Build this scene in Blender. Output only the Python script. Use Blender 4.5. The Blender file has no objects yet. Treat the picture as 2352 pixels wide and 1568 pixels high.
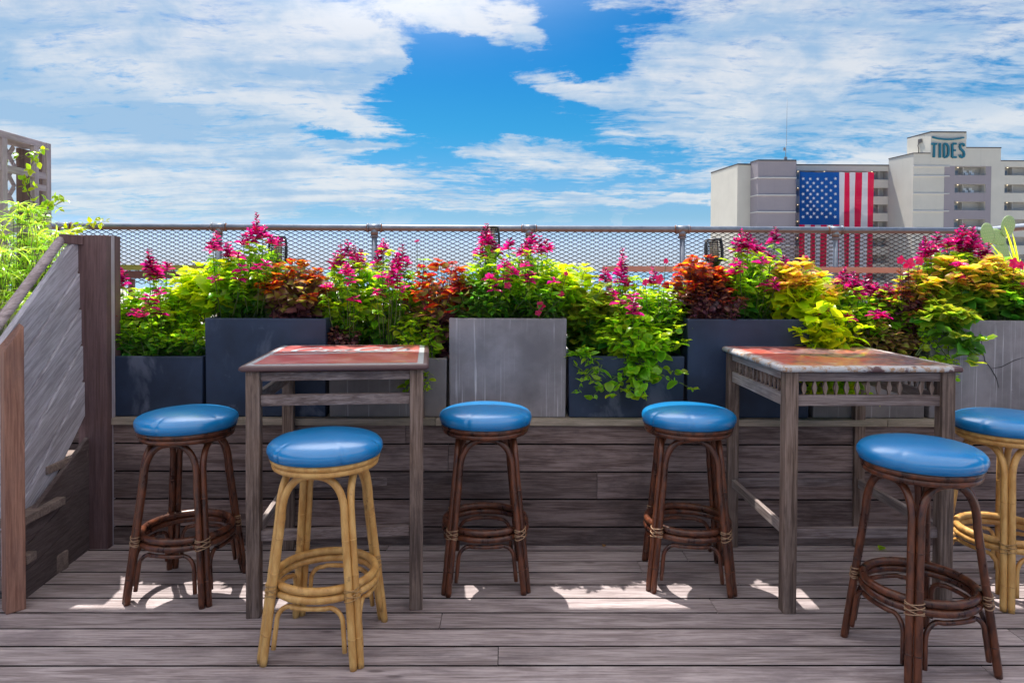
import bpy, math, random
import numpy as np
from mathutils import Vector, Matrix
R = math.radians
S = bpy.context.scene
COL = S.collection

# ------------------------------------------------------------------ camera
CAM = Vector((0, 0, 1.38)); YAW, PITCH, ROLL = R(-0.51), R(1.0), R(0.256)
FPX = 1600.0; W0, H0 = 2352.0, 1568.0
camd = bpy.data.cameras.new('camera'); cam = bpy.data.objects.new('camera', camd); COL.objects.link(cam)
camd.sensor_width = 36; camd.lens = FPX / W0 * 36; camd.clip_start = .05; camd.clip_end = 60000
SHIFT = -(784 - 622.4 - FPX * math.tan(PITCH)) / W0
camd.shift_y = SHIFT
RM = Matrix.Rotation(YAW, 3, 'Z') @ Matrix.Rotation(R(90) - PITCH, 3, 'X') @ Matrix.Rotation(ROLL, 3, 'Z')
cam.matrix_world = Matrix.Translation(CAM) @ RM.to_4x4()
S.camera = cam
def ray(px, py):
    return RM @ Vector(((px - W0 / 2) / FPX, (H0 / 2 - py) / FPX + SHIFT * W0 / FPX, -1))
def G(px, py, z=0.0):
    d = ray(px, py); t = (z - CAM.z) / d.z; return CAM + d * t
def D(px, py, Y):
    d = ray(px, py); return CAM + d * (Y / d.y)

# ------------------------------------------------------------------ light and sky
SUNV = Vector((-.20, .37, 1)).normalized()
sund = bpy.data.lights.new('sun', 'SUN'); sund.energy = 4.3; sund.angle = R(.53); sund.color = (1, .95, .87)
sun = bpy.data.objects.new('sun', sund); COL.objects.link(sun)
sun.rotation_euler = SUNV.to_track_quat('Z', 'Y').to_euler()
S.view_settings.view_transform = 'Standard'; S.view_settings.look = 'None'
S.view_settings.exposure = 0.8; S.view_settings.gamma = 1

class NT:
    def __init__(s, tree): s.t = tree; s.n = tree.nodes; s.l = tree.links
    def new(s, typ, ins=None, **kw):
        n = s.n.new(typ)
        for k, v in kw.items(): setattr(n, k, v)
        if ins:
            for k, v in ins.items(): s.set(n, k, v)
        return n
    def set(s, n, k, v):
        i = n.inputs[k]
        if isinstance(v, bpy.types.NodeSocket): s.l.new(v, i)
        else: i.default_value = v
    def m(s, op, a, b=None, c=None, clamp=False):
        n = s.n.new('ShaderNodeMath'); n.operation = op; n.use_clamp = clamp
        s.set(n, 0, a)
        if b is not None: s.set(n, 1, b)
        if c is not None: s.set(n, 2, c)
        return n.outputs[0]
    def mix(s, f, a, b, mode='MIX'):
        n = s.n.new('ShaderNodeMix'); n.data_type = 'RGBA'; n.blend_type = mode
        s.set(n, 0, f); s.set(n, 6, a); s.set(n, 7, b); return n.outputs[2]
    def noise(s, vec, scale, detail=4, rough=.55, dist=0, dim='3D'):
        n = s.new('ShaderNodeTexNoise', {'Vector': vec, 'Scale': scale, 'Detail': detail, 'Roughness': rough, 'Distortion': dist}); n.noise_dimensions = dim
        return n.outputs[0]
    def ramp(s, f, a, b):
        n = s.n.new('ShaderNodeMapRange'); n.interpolation_type = 'SMOOTHSTEP'
        s.set(n, 0, f); s.set(n, 1, a); s.set(n, 2, b); return n.outputs[0]
    def vmul(s, v, w):
        n = s.n.new('ShaderNodeVectorMath'); n.operation = 'MULTIPLY'; s.set(n, 0, v); s.set(n, 1, w); return n.outputs[0]
    def vadd(s, v, w):
        n = s.n.new('ShaderNodeVectorMath'); n.operation = 'ADD'; s.set(n, 0, v); s.set(n, 1, w); return n.outputs[0]

def rgb(r, g, b): return (r, g, b, 1)

world = bpy.data.worlds.new('World'); S.world = world; world.use_nodes = True
def build_world():
    t = NT(world.node_tree); t.n.clear()
    sky = t.new('ShaderNodeTexSky'); sky.sky_type = 'NISHITA'; sky.sun_disc = False
    sky.sun_elevation = math.asin(SUNV.z); sky.sun_rotation = math.atan2(SUNV.x, SUNV.y)
    sky.altitude = 10; sky.air_density = 1.0; sky.dust_density = .4; sky.ozone_density = 1.6
    tc = t.new('ShaderNodeTexCoord').outputs['Generated']
    sep = t.new('ShaderNodeSeparateXYZ', {0: tc}); x, y, z = sep.outputs
    az = t.m('MULTIPLY', t.m('ARCTAN2', x, y), FPX)
    el = t.m('MULTIPLY', t.m('ARCSINE', z), FPX)
    # cloud layer seen in perspective
    den = t.m('ADD', t.m('ABSOLUTE', z), .10)
    q = t.new('ShaderNodeCombineXYZ', {0: t.m('DIVIDE', x, den), 1: t.m('DIVIDE', y, den), 2: 0.0}).outputs[0]
    warp = t.new('ShaderNodeTexNoise', {'Vector': q, 'Scale': .9, 'Detail': 3.0}).outputs[1]
    qw = t.vadd(q, t.vmul(warp, (.55, .55, 0)))
    n1 = t.noise(t.vmul(qw, (1.0, 1.3, 1)), 1.5, 10, .60)
    n2 = t.noise(t.vmul(qw, (1.6, 4.2, 1)), 2.0, 8, .68)
    n3 = t.noise(t.vmul(q, (.7, 2.2, 1)), 1.2, 5, .6)
    n4 = t.noise(t.vmul(qw, (5, 7.5, 1)), 2.2, 6, .65)
    # wobble for the outlines of the cloud banks, and puffs seen straight on
    sv = t.new('ShaderNodeCombineXYZ', {0: az, 1: t.m('MULTIPLY', el, 1.8), 2: 0.0}).outputs[0]
    n5 = t.noise(sv, .0085, 7, .62, .3)
    wob = t.new('ShaderNodeTexNoise', {'Vector': sv, 'Scale': .006, 'Detail': 7.0, 'Roughness': .62}).outputs[1]
    ws = t.new('ShaderNodeSeparateXYZ', {0: wob}).outputs
    azw = t.m('ADD', az, t.m('MULTIPLY_ADD', ws[0], 200, -100))
    elw = t.m('ADD', el, t.m('MULTIPLY_ADD', ws[1], 90, -45))
    def blob(px, py, rx, ry, rot, amp):
        a0 = math.atan((px - 1176) / FPX); u0 = (a0 - YAW) * FPX
        v0 = math.atan((622 - py) / FPX * math.cos(a0)) * FPX
        c, s = math.cos(R(rot)), math.sin(R(rot))
        du = t.m('SUBTRACT', azw, u0); dv = t.m('SUBTRACT', elw, v0)
        a = t.m('ADD', t.m('MULTIPLY', du, c / rx), t.m('MULTIPLY', dv, s / rx))
        b = t.m('ADD', t.m('MULTIPLY', du, -s / ry), t.m('MULTIPLY', dv, c / ry))
        r2 = t.m('ADD', t.m('MULTIPLY', a, a), t.m('MULTIPLY', b, b))
        return t.m('MULTIPLY', t.m('EXPONENT', t.m('MULTIPLY', t.m('MULTIPLY', r2, r2), -1)), amp)
    blobs = [(150, 130, 620, 250, -6, .44), (600, 160, 250, 130, 14, .36), (800, 165, 130, 48, 24, .32), (885, 150, 60, 22, 22, .40), (150, 420, 560, 110, 0, .34), (60, -300, 900, 330, 0, .44), (1500, -330, 1100, 260, 0, .40),
             (2080, 130, 640, 210, 0, .42), (1660, 190, 240, 140, 14, .32), (1320, 203, 170, 30, -10, .40), (2350, 300, 500, 60, 6, .14), 
             (760, 70, 140, 46, -12, .38), (1080, 40, 260, 48, -12, .44), (800, 280, 130, 16, -5, .38), (830, 325, 120, 14, 0, .36), (1240, 350, 220, 32, -6, .46), (560, 360, 260, 30, 6, .2), (850, 405, 650, 30, 2, .34), (1050, 465, 600, 28, 0, .36),
             (1750, 400, 500, 20, 4, .32), (1650, 455, 300, 12, 0, .34), (1900, 425, 260, 10, 4, .2), (1330, 100, 100, 60, -40, -.35), (1050, 200, 150, 110, 0, -.30), (720, 300, 60, 14, 0, -.2)]
    m = None
    for b in blobs:
        v = blob(*b); m = v if m is None else t.m('ADD', m, v)
    m = t.m('MINIMUM', m, .52)
    dens = t.m('ADD', t.m('ADD', t.m('MULTIPLY_ADD', n1, .62, -.31), t.m('MULTIPLY_ADD', n2, .85, -.425)), t.m('ADD', t.m('MULTIPLY_ADD', n4, .55, -.275), t.m('MULTIPLY_ADD', n5, .55, .365)))
    dens = t.m('ADD', dens, m)
    cov = t.ramp(dens, .78, 1.16)
    # low cumulus close to the horizon
    qa = t.new('ShaderNodeCombineXYZ', {0: t.m('MULTIPLY', az, .011), 1: t.m('MULTIPLY', el, .02), 2: 0.0}).outputs[0]
    cu = t.noise(qa, 1.0, 6, .62)
    fall = t.ramp(el, 150, 25)
    cb = None
    for b_ in ((905, 500, 62, 20, 0, .5), (1262, 503, 55, 14, 0, .42), (1410, 500, 24, 26, 0, .55), (1366, 512, 22, 10, 0, .5), (215, 500, 70, 18, 8, .36), (560, 482, 50, 6, 0, .35)):
        v = blob(*b_); cb = v if cb is None else t.m('ADD', cb, v)
    cu = t.m('ADD', cu, t.m('MULTIPLY', cb, .5))
    cum = t.m('MULTIPLY', t.m('MULTIPLY', t.ramp(t.m('ADD', cu, t.m('MULTIPLY', t.ramp(el, 150, 30), .03)), .66, .74), fall), .8)
    # colours
    def step(a0, a1): return t.ramp(el, a0, a1)
    tint = t.mix(step(62, 125), rgb(.66, .80, 1.26), rgb(.38, .59, .80))
    tint = t.mix(step(100, 330), tint, rgb(.11, .57, .80)); tint = t.mix(step(300, 520), tint, rgb(.035, .50, .84))
    blue = t.mix(1.0, sky.outputs[0], tint, 'MULTIPLY')
    sh = t.ramp(t.m('ADD', t.m('MULTIPLY', n3, .8), t.m('MULTIPLY', n5, .55)), .56, .84)
    sh = t.m('MINIMUM', t.m('ADD', sh, t.m('ADD', blob(170, 240, 420, 60, -4, .75), blob(2250, 190, 420, 60, 8, .6))), 1.0)
    cl = t.mix(sh, rgb(6.1, 6.15, 6.2), rgb(2.9, 4.1, 5.5))
    cl = t.mix(t.m('MULTIPLY', t.ramp(el, 210, 40), .45), cl, rgb(3.6, 4.9, 6.0))
    c1 = t.mix(t.m('MULTIPLY', cov, .83), blue, cl)
    c2 = t.mix(cum, c1, rgb(5.6, 5.9, 6.2))
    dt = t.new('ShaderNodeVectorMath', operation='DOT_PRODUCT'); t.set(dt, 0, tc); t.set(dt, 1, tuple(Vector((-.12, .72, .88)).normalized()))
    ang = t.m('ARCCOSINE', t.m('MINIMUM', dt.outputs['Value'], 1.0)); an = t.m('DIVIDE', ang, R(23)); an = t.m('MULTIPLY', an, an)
    glow = t.m('MULTIPLY', t.m('EXPONENT', t.m('MULTIPLY', t.m('MULTIPLY', an, an), -1)), t.m('MULTIPLY_ADD', n1, 1.2, .4))  # bright sky patch added above the frame to put highlights on the seats
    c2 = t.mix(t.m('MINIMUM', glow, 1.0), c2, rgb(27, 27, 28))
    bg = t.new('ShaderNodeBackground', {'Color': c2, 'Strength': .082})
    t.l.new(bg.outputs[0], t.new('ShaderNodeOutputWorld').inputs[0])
build_world()
world.cycles.sampling_method = 'MANUAL'; world.cycles.sample_map_resolution = 1024

# ------------------------------------------------------------------ materials
MATS = {}
def mat(name, color=None, rough=.6, metal=0, spec=.5, fn=None, bump=None, coat=0):
    if name in MATS: return MATS[name]
    m = bpy.data.materials.new(name); m.use_nodes = True; t = NT(m.node_tree); t.n.clear()
    out = t.new('ShaderNodeOutputMaterial')
    p = t.new('ShaderNodeBsdfPrincipled', {'Roughness': rough, 'Metallic': metal, 'Specular IOR Level': spec, 'Coat Weight': coat})
    if color is not None: t.set(p, 'Base Color', rgb(*color))
    if fn: fn(t, p)
    t.l.new(p.outputs[0], out.inputs[0]); MATS[name] = m
    return m
def objco(t): return t.new('ShaderNodeTexCoord').outputs['Object']
def geoco(t): return t.new('ShaderNodeNewGeometry')

def wood(name, axis, c1, c2, c3=None, rough=.7, var=.35, fine=1.0, stain=.5, spec=.3, tilt=0):
    """weathered timber: grain along axis, tone per board"""
    def fn(t, p):
        g = geoco(t); co = g.outputs['Position']; rnd = g.outputs['Random Per Island']
        if tilt: co = t.new('ShaderNodeVectorRotate', {'Vector': co, 'Angle': tilt}, rotation_type='X_AXIS').outputs[0]
        sc = [120 * fine, 120 * fine, 120 * fine]; sc[axis] = 4.5
        off = t.new('ShaderNodeCombineXYZ', {0: t.m('MULTIPLY', rnd, 17), 1: t.m('MULTIPLY', rnd, 31), 2: t.m('MULTIPLY', rnd, 7)}).outputs[0]
        v = t.vadd(co, off)
        g1 = t.noise(t.vmul(v, tuple(sc)), 1.0, 6, .7, .6)
        sc2 = [16, 16, 16]; sc2[axis] = 1.6
        g2 = t.noise(t.vmul(v, tuple(sc2)), 1.0, 5, .65, 1.6)
        g3 = t.noise(t.vmul(v, tuple([5 if i != axis else 2 for i in range(3)])), 1.0, 6, .7)
        f = t.ramp(t.m('ADD', t.m('MULTIPLY', g1, .6), t.m('MULTIPLY', g2, .4)), .38, .62)
        c = t.mix(f, rgb(*c1), rgb(*c2))
        if c3: c = t.mix(t.m('MULTIPLY', t.ramp(g3, .48, .7), stain), c, rgb(*c3))
        k = t.m('MULTIPLY_ADD', rnd, var, 1 - var / 2)
        kk = t.new('ShaderNodeCombineXYZ', {0: k, 1: k, 2: k}).outputs[0]
        c = t.mix(1.0, c, kk, 'MULTIPLY')
        # knots and checks
        vo = t.new('ShaderNodeTexVoronoi', {'Vector': t.vmul(v, tuple([5 if i != axis else 1.6 for i in range(3)])), 'Scale': 1.0}).outputs[0]
        c = t.mix(t.m('MULTIPLY', t.ramp(vo, .07, .02), .65), c, rgb(c1[0] * .35, c1[1] * .33, c1[2] * .35))
        t.set(p, 'Base Color', c)
        t.set(p, 'Roughness', t.m('MULTIPLY_ADD', g2, .3, rough - .15))
        b = t.new('ShaderNodeBump', {'Strength': .35, 'Distance': .004, 'Height': g1})
        t.set(p, 'Normal', b.outputs[0])
    return mat(name, None, rough, 0, spec, fn)

DECK = wood('deck timber', 0, (.20, .155, .155), (.49, .415, .42), (.14, .11, .12), .60, .36, 1.0, .6, .4)
WALLW = wood('wall timber', 0, (.09, .056, .050), (.25, .185, .175), (.05, .035, .036), .7, .6, .8, .65)
LEDGE = wood('ledge timber', 0, (.20, .17, .13), (.36, .30, .25), (.10, .09, .06), .75, .4)
POSTW = wood('post timber', 2, (.10, .055, .055), (.17, .105, .11), (.07, .045, .055), .65, .2, 1.0, .5)
NEWEL = wood('newel timber', 2, (.22, .10, .07), (.40, .21, .15), (.13, .08, .08), .65, .2, 1.0, .5)
PANEL = wood('stair panel timber', 1, (.33, .31, .35), (.60, .575, .655), (.23, .21, .24), .7, .35, 1.0, .5, tilt=-R(33))
STAIRW = wood('stair timber', 0, (.15, .11, .10), (.30, .23, .20), (.09, .07, .07), .7, .3)
TABV = wood('table timber upright', 2, (.09, .056, .042), (.30, .215, .18), (.06, .042, .04), .7, .4, 1.1, .6)
TABH = wood('table timber rail', 0, (.12, .082, .076), (.33, .26, .25), (.07, .055, .065), .7, .4, 1.1, .6)
TABS = wood('table timber side rail', 1, (.20, .15, .14), (.42, .36, .34), (.13, .11, .12), .7, .3, 1.1, .5)
TRELL = wood('trellis timber', 2, (.34, .28, .30), (.50, .43, .46), (.24, .18, .18), .8, .2)
TRELLH = wood('trellis rail timber', 1, (.34, .28, .30), (.50, .43, .46), (.24, .18, .18), .8, .2)
TRELLB = wood('trellis board timber', 2, (.10, .06, .05), (.20, .13, .11), None, .8, .3)

def rattan(name, ca, cb, cn, rough):
    def fn(t, p):
        co = objco(t); g = geoco(t); rnd = g.outputs['Random Per Island']
        n = t.noise(t.vmul(t.vadd(co, t.new('ShaderNodeCombineXYZ', {0: rnd, 1: rnd, 2: rnd}).outputs[0]), (30, 30, 9)), 1.0, 4, .6)
        c = t.mix(t.ramp(n, .3, .72), rgb(*ca), rgb(*cb))
        n2 = t.noise(co, 14, 5, .7)
        c = t.mix(t.m('MULTIPLY', t.ramp(n2, .58, .72), .7), c, rgb(*cn))
        t.set(p, 'Base Color', c); t.set(p, 'Roughness', t.m('MULTIPLY_ADD', n, .25, rough - .1))
        t.set(p, 'Normal', t.new('ShaderNodeBump', {'Strength': .25, 'Distance': .002, 'Height': n2}).outputs[0])
    return mat(name, None, rough, 0, .5, fn)
RAT_D = rattan('dark stained rattan', (.032, .011, .008), (.175, .052, .022), (.02, .009, .008), .28)
RAT_L = rattan('honey rattan', (.52, .25, .065), (.74, .44, .15), (.26, .12, .04), .36)
BIND_D = mat('dark rattan binding', (.36, .22, .13), .5)
BIND_L = mat('light rattan binding', (.42, .24, .09), .5)
def vinyl(t, p):
    co = objco(t); n = t.noise(co, 26, 3, .5); n2 = t.noise(t.vmul(co, (7, 7, 3)), 1.0, 5, .6, 1.5)
    t.set(p, 'Base Color', t.mix(n2, rgb(.0, .19, .50), rgb(.0, .235, .58)))
    t.set(p, 'Roughness', t.m('MULTIPLY_ADD', n, .10, .27))
    t.set(p, 'Normal', t.new('ShaderNodeBump', {'Strength': .30, 'Distance': .006, 'Height': t.m('ADD', n2, t.m('MULTIPLY', n, .15))}).outputs[0])
VINYL = mat('blue vinyl', None, .3, 0, .5, vinyl, coat=.6)
for nd in VINYL.node_tree.nodes:
    if nd.type == 'BSDF_PRINCIPLED': nd.inputs['Coat Roughness'].default_value = .22; nd.inputs['Coat IOR'].default_value = 1.75
def seamf(t, p): pass
PIPING = mat('blue vinyl seam', (.0, .11, .27), .4)

def slate(name, a, b, streak, amt, smooth=False):
    def fn(t, p):
        g = geoco(t); co = g.outputs['Position']
        n = t.noise(co, 3.5, 5, .6); s = t.noise(t.vmul(co, (5, 5, 2.5) if smooth else (75, 75, .9)), 1.0, 5, .62, .5); s2 = t.noise(co, 1.7, 3, .5)
        c = t.mix(t.ramp(n, .3, .7), rgb(*a), rgb(*b))
        f = t.m('MULTIPLY', t.m('MULTIPLY', t.ramp(s, .56, .68), t.ramp(s2, .35, .6)), amt)
        c = t.mix(f, c, rgb(*streak))
        n3 = t.noise(co, 9, 6, .75)
        c = t.mix(t.m('MULTIPLY', t.ramp(n3, .63, .74), amt * .5), c, rgb(*streak))
        t.set(p, 'Base Color', c); t.set(p, 'Roughness', t.m('MULTIPLY_ADD', n, .25, .42))
        t.set(p, 'Normal', t.new('ShaderNodeBump', {'Strength': .2, 'Distance': .003, 'Height': n3}).outputs[0])
    return mat(name, None, .55, 0, .4, fn)
PL_BLUE = slate('slate blue planter', (.008, .017, .042), (.020, .036, .078), (.15, .17, .24), .55, True)
PL_GREY = slate('grey streaked planter', (.14, .13, .145), (.27, .25, .275), (.62, .61, .66), 1.0)
PL_BROWN = slate('brown grey planter', (.12, .105, .11), (.21, .185, .185), (.40, .38, .40), .6)
def soilf(t, p):
    n = t.noise(objco(t), 60, 4, .7); t.set(p, 'Base Color', t.mix(n, rgb(.01, .006, .005), rgb(.06, .035, .025)))
SOIL = mat('potting soil', None, .95, 0, .1, soilf)

def leafmat(name, mid, edge, back=None, tt=(2.0, 2.0, 1.2), tr=.55, var=.35, vein=None, gl=.27, e0=.35, e1=.8):
    """leaf with its own centre and margin colour; light shines through it"""
    m = bpy.data.materials.new(name); m.use_nodes = True; t = NT(m.node_tree); t.n.clear()
    out = t.new('ShaderNodeOutputMaterial'); uv = t.new('ShaderNodeUVMap').outputs[0]
    sp = t.new('ShaderNodeSeparateXYZ', {0: uv}).outputs
    g = geoco(t); rnd = g.outputs['Random Per Island']
    n = t.noise(g.outputs['Position'], 45, 3, .6)
    f = t.ramp(t.m('ADD', sp[0], t.m('MULTIPLY_ADD', n, .5, -.25)), e0, e1)
    c = t.mix(f, rgb(*mid), rgb(*edge))
    if vein:
        w = t.new('ShaderNodeTexWave', {'Vector': t.new('ShaderNodeCombineXYZ', {0: t.m('SUBTRACT', sp[1], t.m('MULTIPLY', sp[0], .35)), 1: 0.0, 2: 0.0}).outputs[0], 'Scale': 2.6, 'Distortion': 1.0}).outputs[1]
        c = t.mix(t.m('MULTIPLY', t.ramp(w, .72, .95), .7), c, rgb(*vein))
    hsv = t.new('ShaderNodeHueSaturation', {'Hue': t.m('MULTIPLY_ADD', rnd, .05 * var / .35, .5 - .025 * var / .35), 'Saturation': 1.0, 'Value': t.m('MULTIPLY_ADD', rnd, var * 1.2, 1 - var * .6), 'Color': c}).outputs[0]
    p = t.new('ShaderNodeBsdfPrincipled', {'Base Color': hsv, 'Roughness': gl, 'Specular IOR Level': .5})
    trc = t.mix(1.0, hsv, rgb(*tt), 'MULTIPLY')
    tn = t.new('ShaderNodeBsdfTranslucent', {'Color': trc})
    b = t.new('ShaderNodeBump', {'Strength': .4, 'Distance': .003, 'Height': n}); t.set(p, 'Normal', b.outputs[0])
    mx = t.new('ShaderNodeMixShader', {0: tr, 1: p.outputs[0], 2: tn.outputs[0]})
    t.l.new(mx.outputs[0], out.inputs[0]); return m
LF = {
 'green':  leafmat('sage leaf', (.17, .34, .02), (.25, .44, .025), tt=(2.3, 2.2, 1.1)),
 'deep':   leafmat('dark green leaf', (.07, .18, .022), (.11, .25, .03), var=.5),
 'lime':   leafmat('lime leaf', (.38, .48, .012), (.46, .54, .015), var=.35, tt=(2.3, 2.2, 1.1)),
 'limeg':  leafmat('bright green leaf', (.24, .40, .02), (.34, .48, .025), var=.4, tt=(2.3, 2.2, 1.1)),
 'yellow': leafmat('yellow coleus leaf', (.20, .31, .015), (.34, .38, .03), vein=(.10, .12, .03), var=.6),
 'gold':   leafmat('gold coleus leaf', (.46, .42, .03), (.56, .30, .11), var=.4),
 'red':    leafmat('red coleus leaf', (.42, .30, .01), (.36, .014, .014), var=.45, e0=.02, e1=.28, tt=(1.9, 1.7, 1.2)),
 'orange': leafmat('orange coleus leaf', (.40, .30, .01), (.36, .05, .014), var=.45, e0=.05, e1=.38, tt=(1.9, 1.8, 1.2)),
 'wine':   leafmat('burgundy leaf', (.19, .075, .08), (.10, .035, .05), var=.8, tr=.35, gl=.26),
 'wineg':  leafmat('green burgundy leaf', (.26, .25, .05), (.20, .085, .08), var=.7, tr=.5),
 'copper': leafmat('copper leaf', (.30, .06, .025), (.12, .03, .03), var=.6, tr=.45),
 'grass':  leafmat('papyrus leaf', (.30, .44, .05), (.38, .52, .08), var=.5),
 'grassy': leafmat('yellow grass blade', (.44, .50, .03), (.50, .56, .05), var=.4),
 'mag':    leafmat('magenta sage flower', (.58, .008, .17), (.64, .014, .26), var=.5, tr=.45, tt=(1.7, 1.2, 1.4)),
 'magd':   leafmat('dark magenta sage bud', (.16, .004, .045), (.26, .006, .085), var=.5, tr=.35, tt=(1.3, 1.1, 1.3)),
 'pink':   leafmat('pink petal', (.70, .10, .28), (.80, .20, .42), var=.3, tr=.4, tt=(1.1, 1.1, 1.1)),
 'hot':    leafmat('hot pink petal', (.62, .005, .09), (.66, .007, .14), var=.3, tr=.4, tt=(1.1, 1, 1.1)),
 'dry':    leafmat('dry leaf', (.40, .22, .10), (.30, .15, .08), var=.4, tr=.3),
}
STEM = mat('green stem', (.07, .11, .025), .5)
STEMD = mat('brown stem', (.075, .05, .035), .7)
STEMR = mat('wine stem', (.10, .03, .04), .6)
def galv(t, p):
    co = geoco(t).outputs['Position']; n = t.noise(co, 10, 5, .7); n2 = t.noise(t.vmul(co, (3, 40, 40)), 1.0, 4, .6)
    c = t.mix(t.ramp(n, .3, .7), rgb(.17, .20, .26), rgb(.28, .31, .37)); nz = t.new('ShaderNodeSeparateXYZ', {0: geoco(t).outputs['Normal']}).outputs[2]; c = t.mix(t.ramp(nz, .05, -.25), c, rgb(.20, .105, .085)); c = t.mix(t.m('MULTIPLY', t.ramp(n2, .6, .75), .5), c, rgb(.30, .17, .10))
    t.set(p, 'Base Color', c)
GALV = mat('galvanised pipe', None, .5, .15, .5, galv)
def rustf(t, p):
    n = t.noise(geoco(t).outputs['Position'], 40, 4, .7); t.set(p, 'Base Color', t.mix(n, rgb(.018, .010, .010), rgb(.075, .035, .028)))
RUST = mat('rusty expanded metal', None, .7, .1, .3, rustf)
RUSTR = mat('rust collar', (.32, .10, .03), .85)
def terraf(t, p):
    n = t.noise(t.vmul(geoco(t).outputs['Position'], (1, 9, 9)), 2.0, 4, .6); t.set(p, 'Base Color', t.mix(n, rgb(.50, .17, .12), rgb(.62, .30, .22)))
TERRA = mat('faded red timber', None, .7, 0, .3, terraf)
def mossf(t, p):
    n = t.noise(t.vmul(geoco(t).outputs['Position'], (2, 9, 9)), 2.0, 4, .6); t.set(p, 'Base Color', t.mix(n, rgb(.24, .22, .03), rgb(.40, .38, .12)))
MOSS = mat('mossy timber', None, .8, 0, .2, mossf)
REDW = mat('red brown timber', (.15, .06, .055), .7)
BLACK = mat('black lantern plastic', (.012, .013, .018), .38)
FROST = mat('cream lantern tube', (.62, .60, .50), .5)
def stucco(name, c):
    def fn(t, p):
        co = geoco(t).outputs['Position']; n = t.noise(co, .35, 5, .6); n2 = t.noise(t.vmul(co, (2.2, 2.2, .12)), 1.0, 4, .6)
        cc = t.mix(n, rgb(*[k * .88 for k in c]), rgb(*[min(1, k * 1.08) for k in c])); cc = t.mix(t.m('MULTIPLY', t.ramp(n2, .55, .8), .18), cc, rgb(*[k * .6 for k in c]))
        t.set(p, 'Base Color', cc)
    return mat(name, None, .9, 0, .15, fn)
CREAM = stucco('cream stucco', (.66, .625, .55)); MAUVE = stucco('mauve stucco', (.36, .32, .345)); TRIM = mat('pale trim', (.62, .60, .58), .8)
INNER = stucco('balcony wall', (.52, .51, .49)); DARKR = mat('roof edging', (.08, .075, .08), .7)
DOORM = mat('balcony door', (.20, .27, .36), .3); RAILM = mat('balcony rail', (.30, .31, .33), .5)
TEAL = mat('teal sign letter', (.012, .17, .25), .5)
def flagm(name, c, tr):
    m = bpy.data.materials.new(name); m.use_nodes = True; t = NT(m.node_tree); t.n.clear(); out = t.new('ShaderNodeOutputMaterial')
    a = t.new('ShaderNodeBsdfDiffuse', {'Color': rgb(*c)}); b = t.new('ShaderNodeBsdfTransparent'); d = t.new('ShaderNodeBsdfTranslucent', {'Color': rgb(*c)})
    m1 = t.new('ShaderNodeMixShader', {0: .3, 1: a.outputs[0], 2: d.outputs[0]})
    m2 = t.new('ShaderNodeMixShader', {0: tr, 1: m1.outputs[0], 2: b.outputs[0]})
    t.l.new(m2.outputs[0], out.inputs[0]); return m
F_BLUE = flagm('flag blue', (.012, .085, .33), .02); F_RED = flagm('flag red', (.66, .012, .07), .06); F_WHITE = flagm('flag white', (.72, .73, .80), .28); F_STAR = flagm('flag star', (.85, .85, .88), 0)
def redtop(t, p):
    g = geoco(t); co = g.outputs['Position']
    n = t.noise(co, 7, 6, .7); n2 = t.noise(co, 34, 5, .7)
    c = t.mix(t.ramp(n, .35, .7), rgb(.56, .085, .08), rgb(.68, .26, .24))
    c = t.mix(t.m('MULTIPLY', t.ramp(n2, .62, .72), .6), c, rgb(.30, .07, .06))
    t.set(p, 'Base Color', c); t.set(p, 'Roughness', t.m('MULTIPLY_ADD', n, .25, .22))
REDTOP = mat('faded red enamel', None, .35, 0, .5, redtop, coat=.6)
def whitetop(t, p):
    co = geoco(t).outputs['Position']; n = t.noise(co, 30, 5, .7)
    t.set(p, 'Base Color', t.mix(t.ramp(n, .60, .70), rgb(.60, .64, .68), rgb(.22, .10, .08)))
WHITETOP = mat('chipped white enamel', None, .35, 0, .5, whitetop, coat=.6)
RIMD = mat('dark enamel rim', (.09, .045, .05), .4)
def worntop(t, p):
    co = objco(t); v = t.vadd(co, (3, 1, 0))
    n = t.noise(t.vmul(v, (3.2, 3.8, 3)), 1.0, 6, .65, .6); n2 = t.noise(t.vmul(v, (26, 60, 30)), 1.0, 6, .75); n3 = t.noise(t.vmul(v, (11, 22, 8)), 1.0, 5, .7)
    sx = t.new('ShaderNodeSeparateXYZ', {0: co}).outputs
    c = t.mix(t.ramp(n2, .40, .66), rgb(.62, .045, .035), rgb(.66, .28, .16))
    rustz = t.ramp(t.m('ADD', t.m('ADD', n, t.m('MULTIPLY', sx[0], .35)), t.m('MULTIPLY', sx[1], .05)), .43, .60)
    c2 = t.mix(t.ramp(n2, .40, .62), rgb(.055, .035, .055), rgb(.44, .22, .20)); c2 = t.mix(t.m('MULTIPLY', t.ramp(n3, .52, .68), .8), c2, rgb(.40, .42, .55))
    c = t.mix(rustz, c, c2)
    c = t.mix(t.m('MULTIPLY', t.ramp(n3, .60, .68), .75), c, rgb(.72, .58, .50))
    ed = t.m('MAXIMUM', t.m('ABSOLUTE', sx[0]), t.m('MULTIPLY', t.m('ABSOLUTE', sx[1]), .94))
    c = t.mix(t.m('MULTIPLY', t.ramp(t.m('ADD', ed, t.m('MULTIPLY_ADD', n2, .04, -.02)), .318, .326), t.ramp(n3, .62, .40)), c, rgb(.62, .58, .56))
    t.set(p, 'Base Color', c); t.set(p, 'Roughness', t.m('MULTIPLY_ADD', n2, .35, .25))
    t.set(p, 'Normal', t.new('ShaderNodeBump', {'Strength': .3, 'Distance': .002, 'Height': n2}).outputs[0])
WORNTOP = mat('rust worn enamel', None, .45, 0, .5, worntop, coat=.6)
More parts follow.
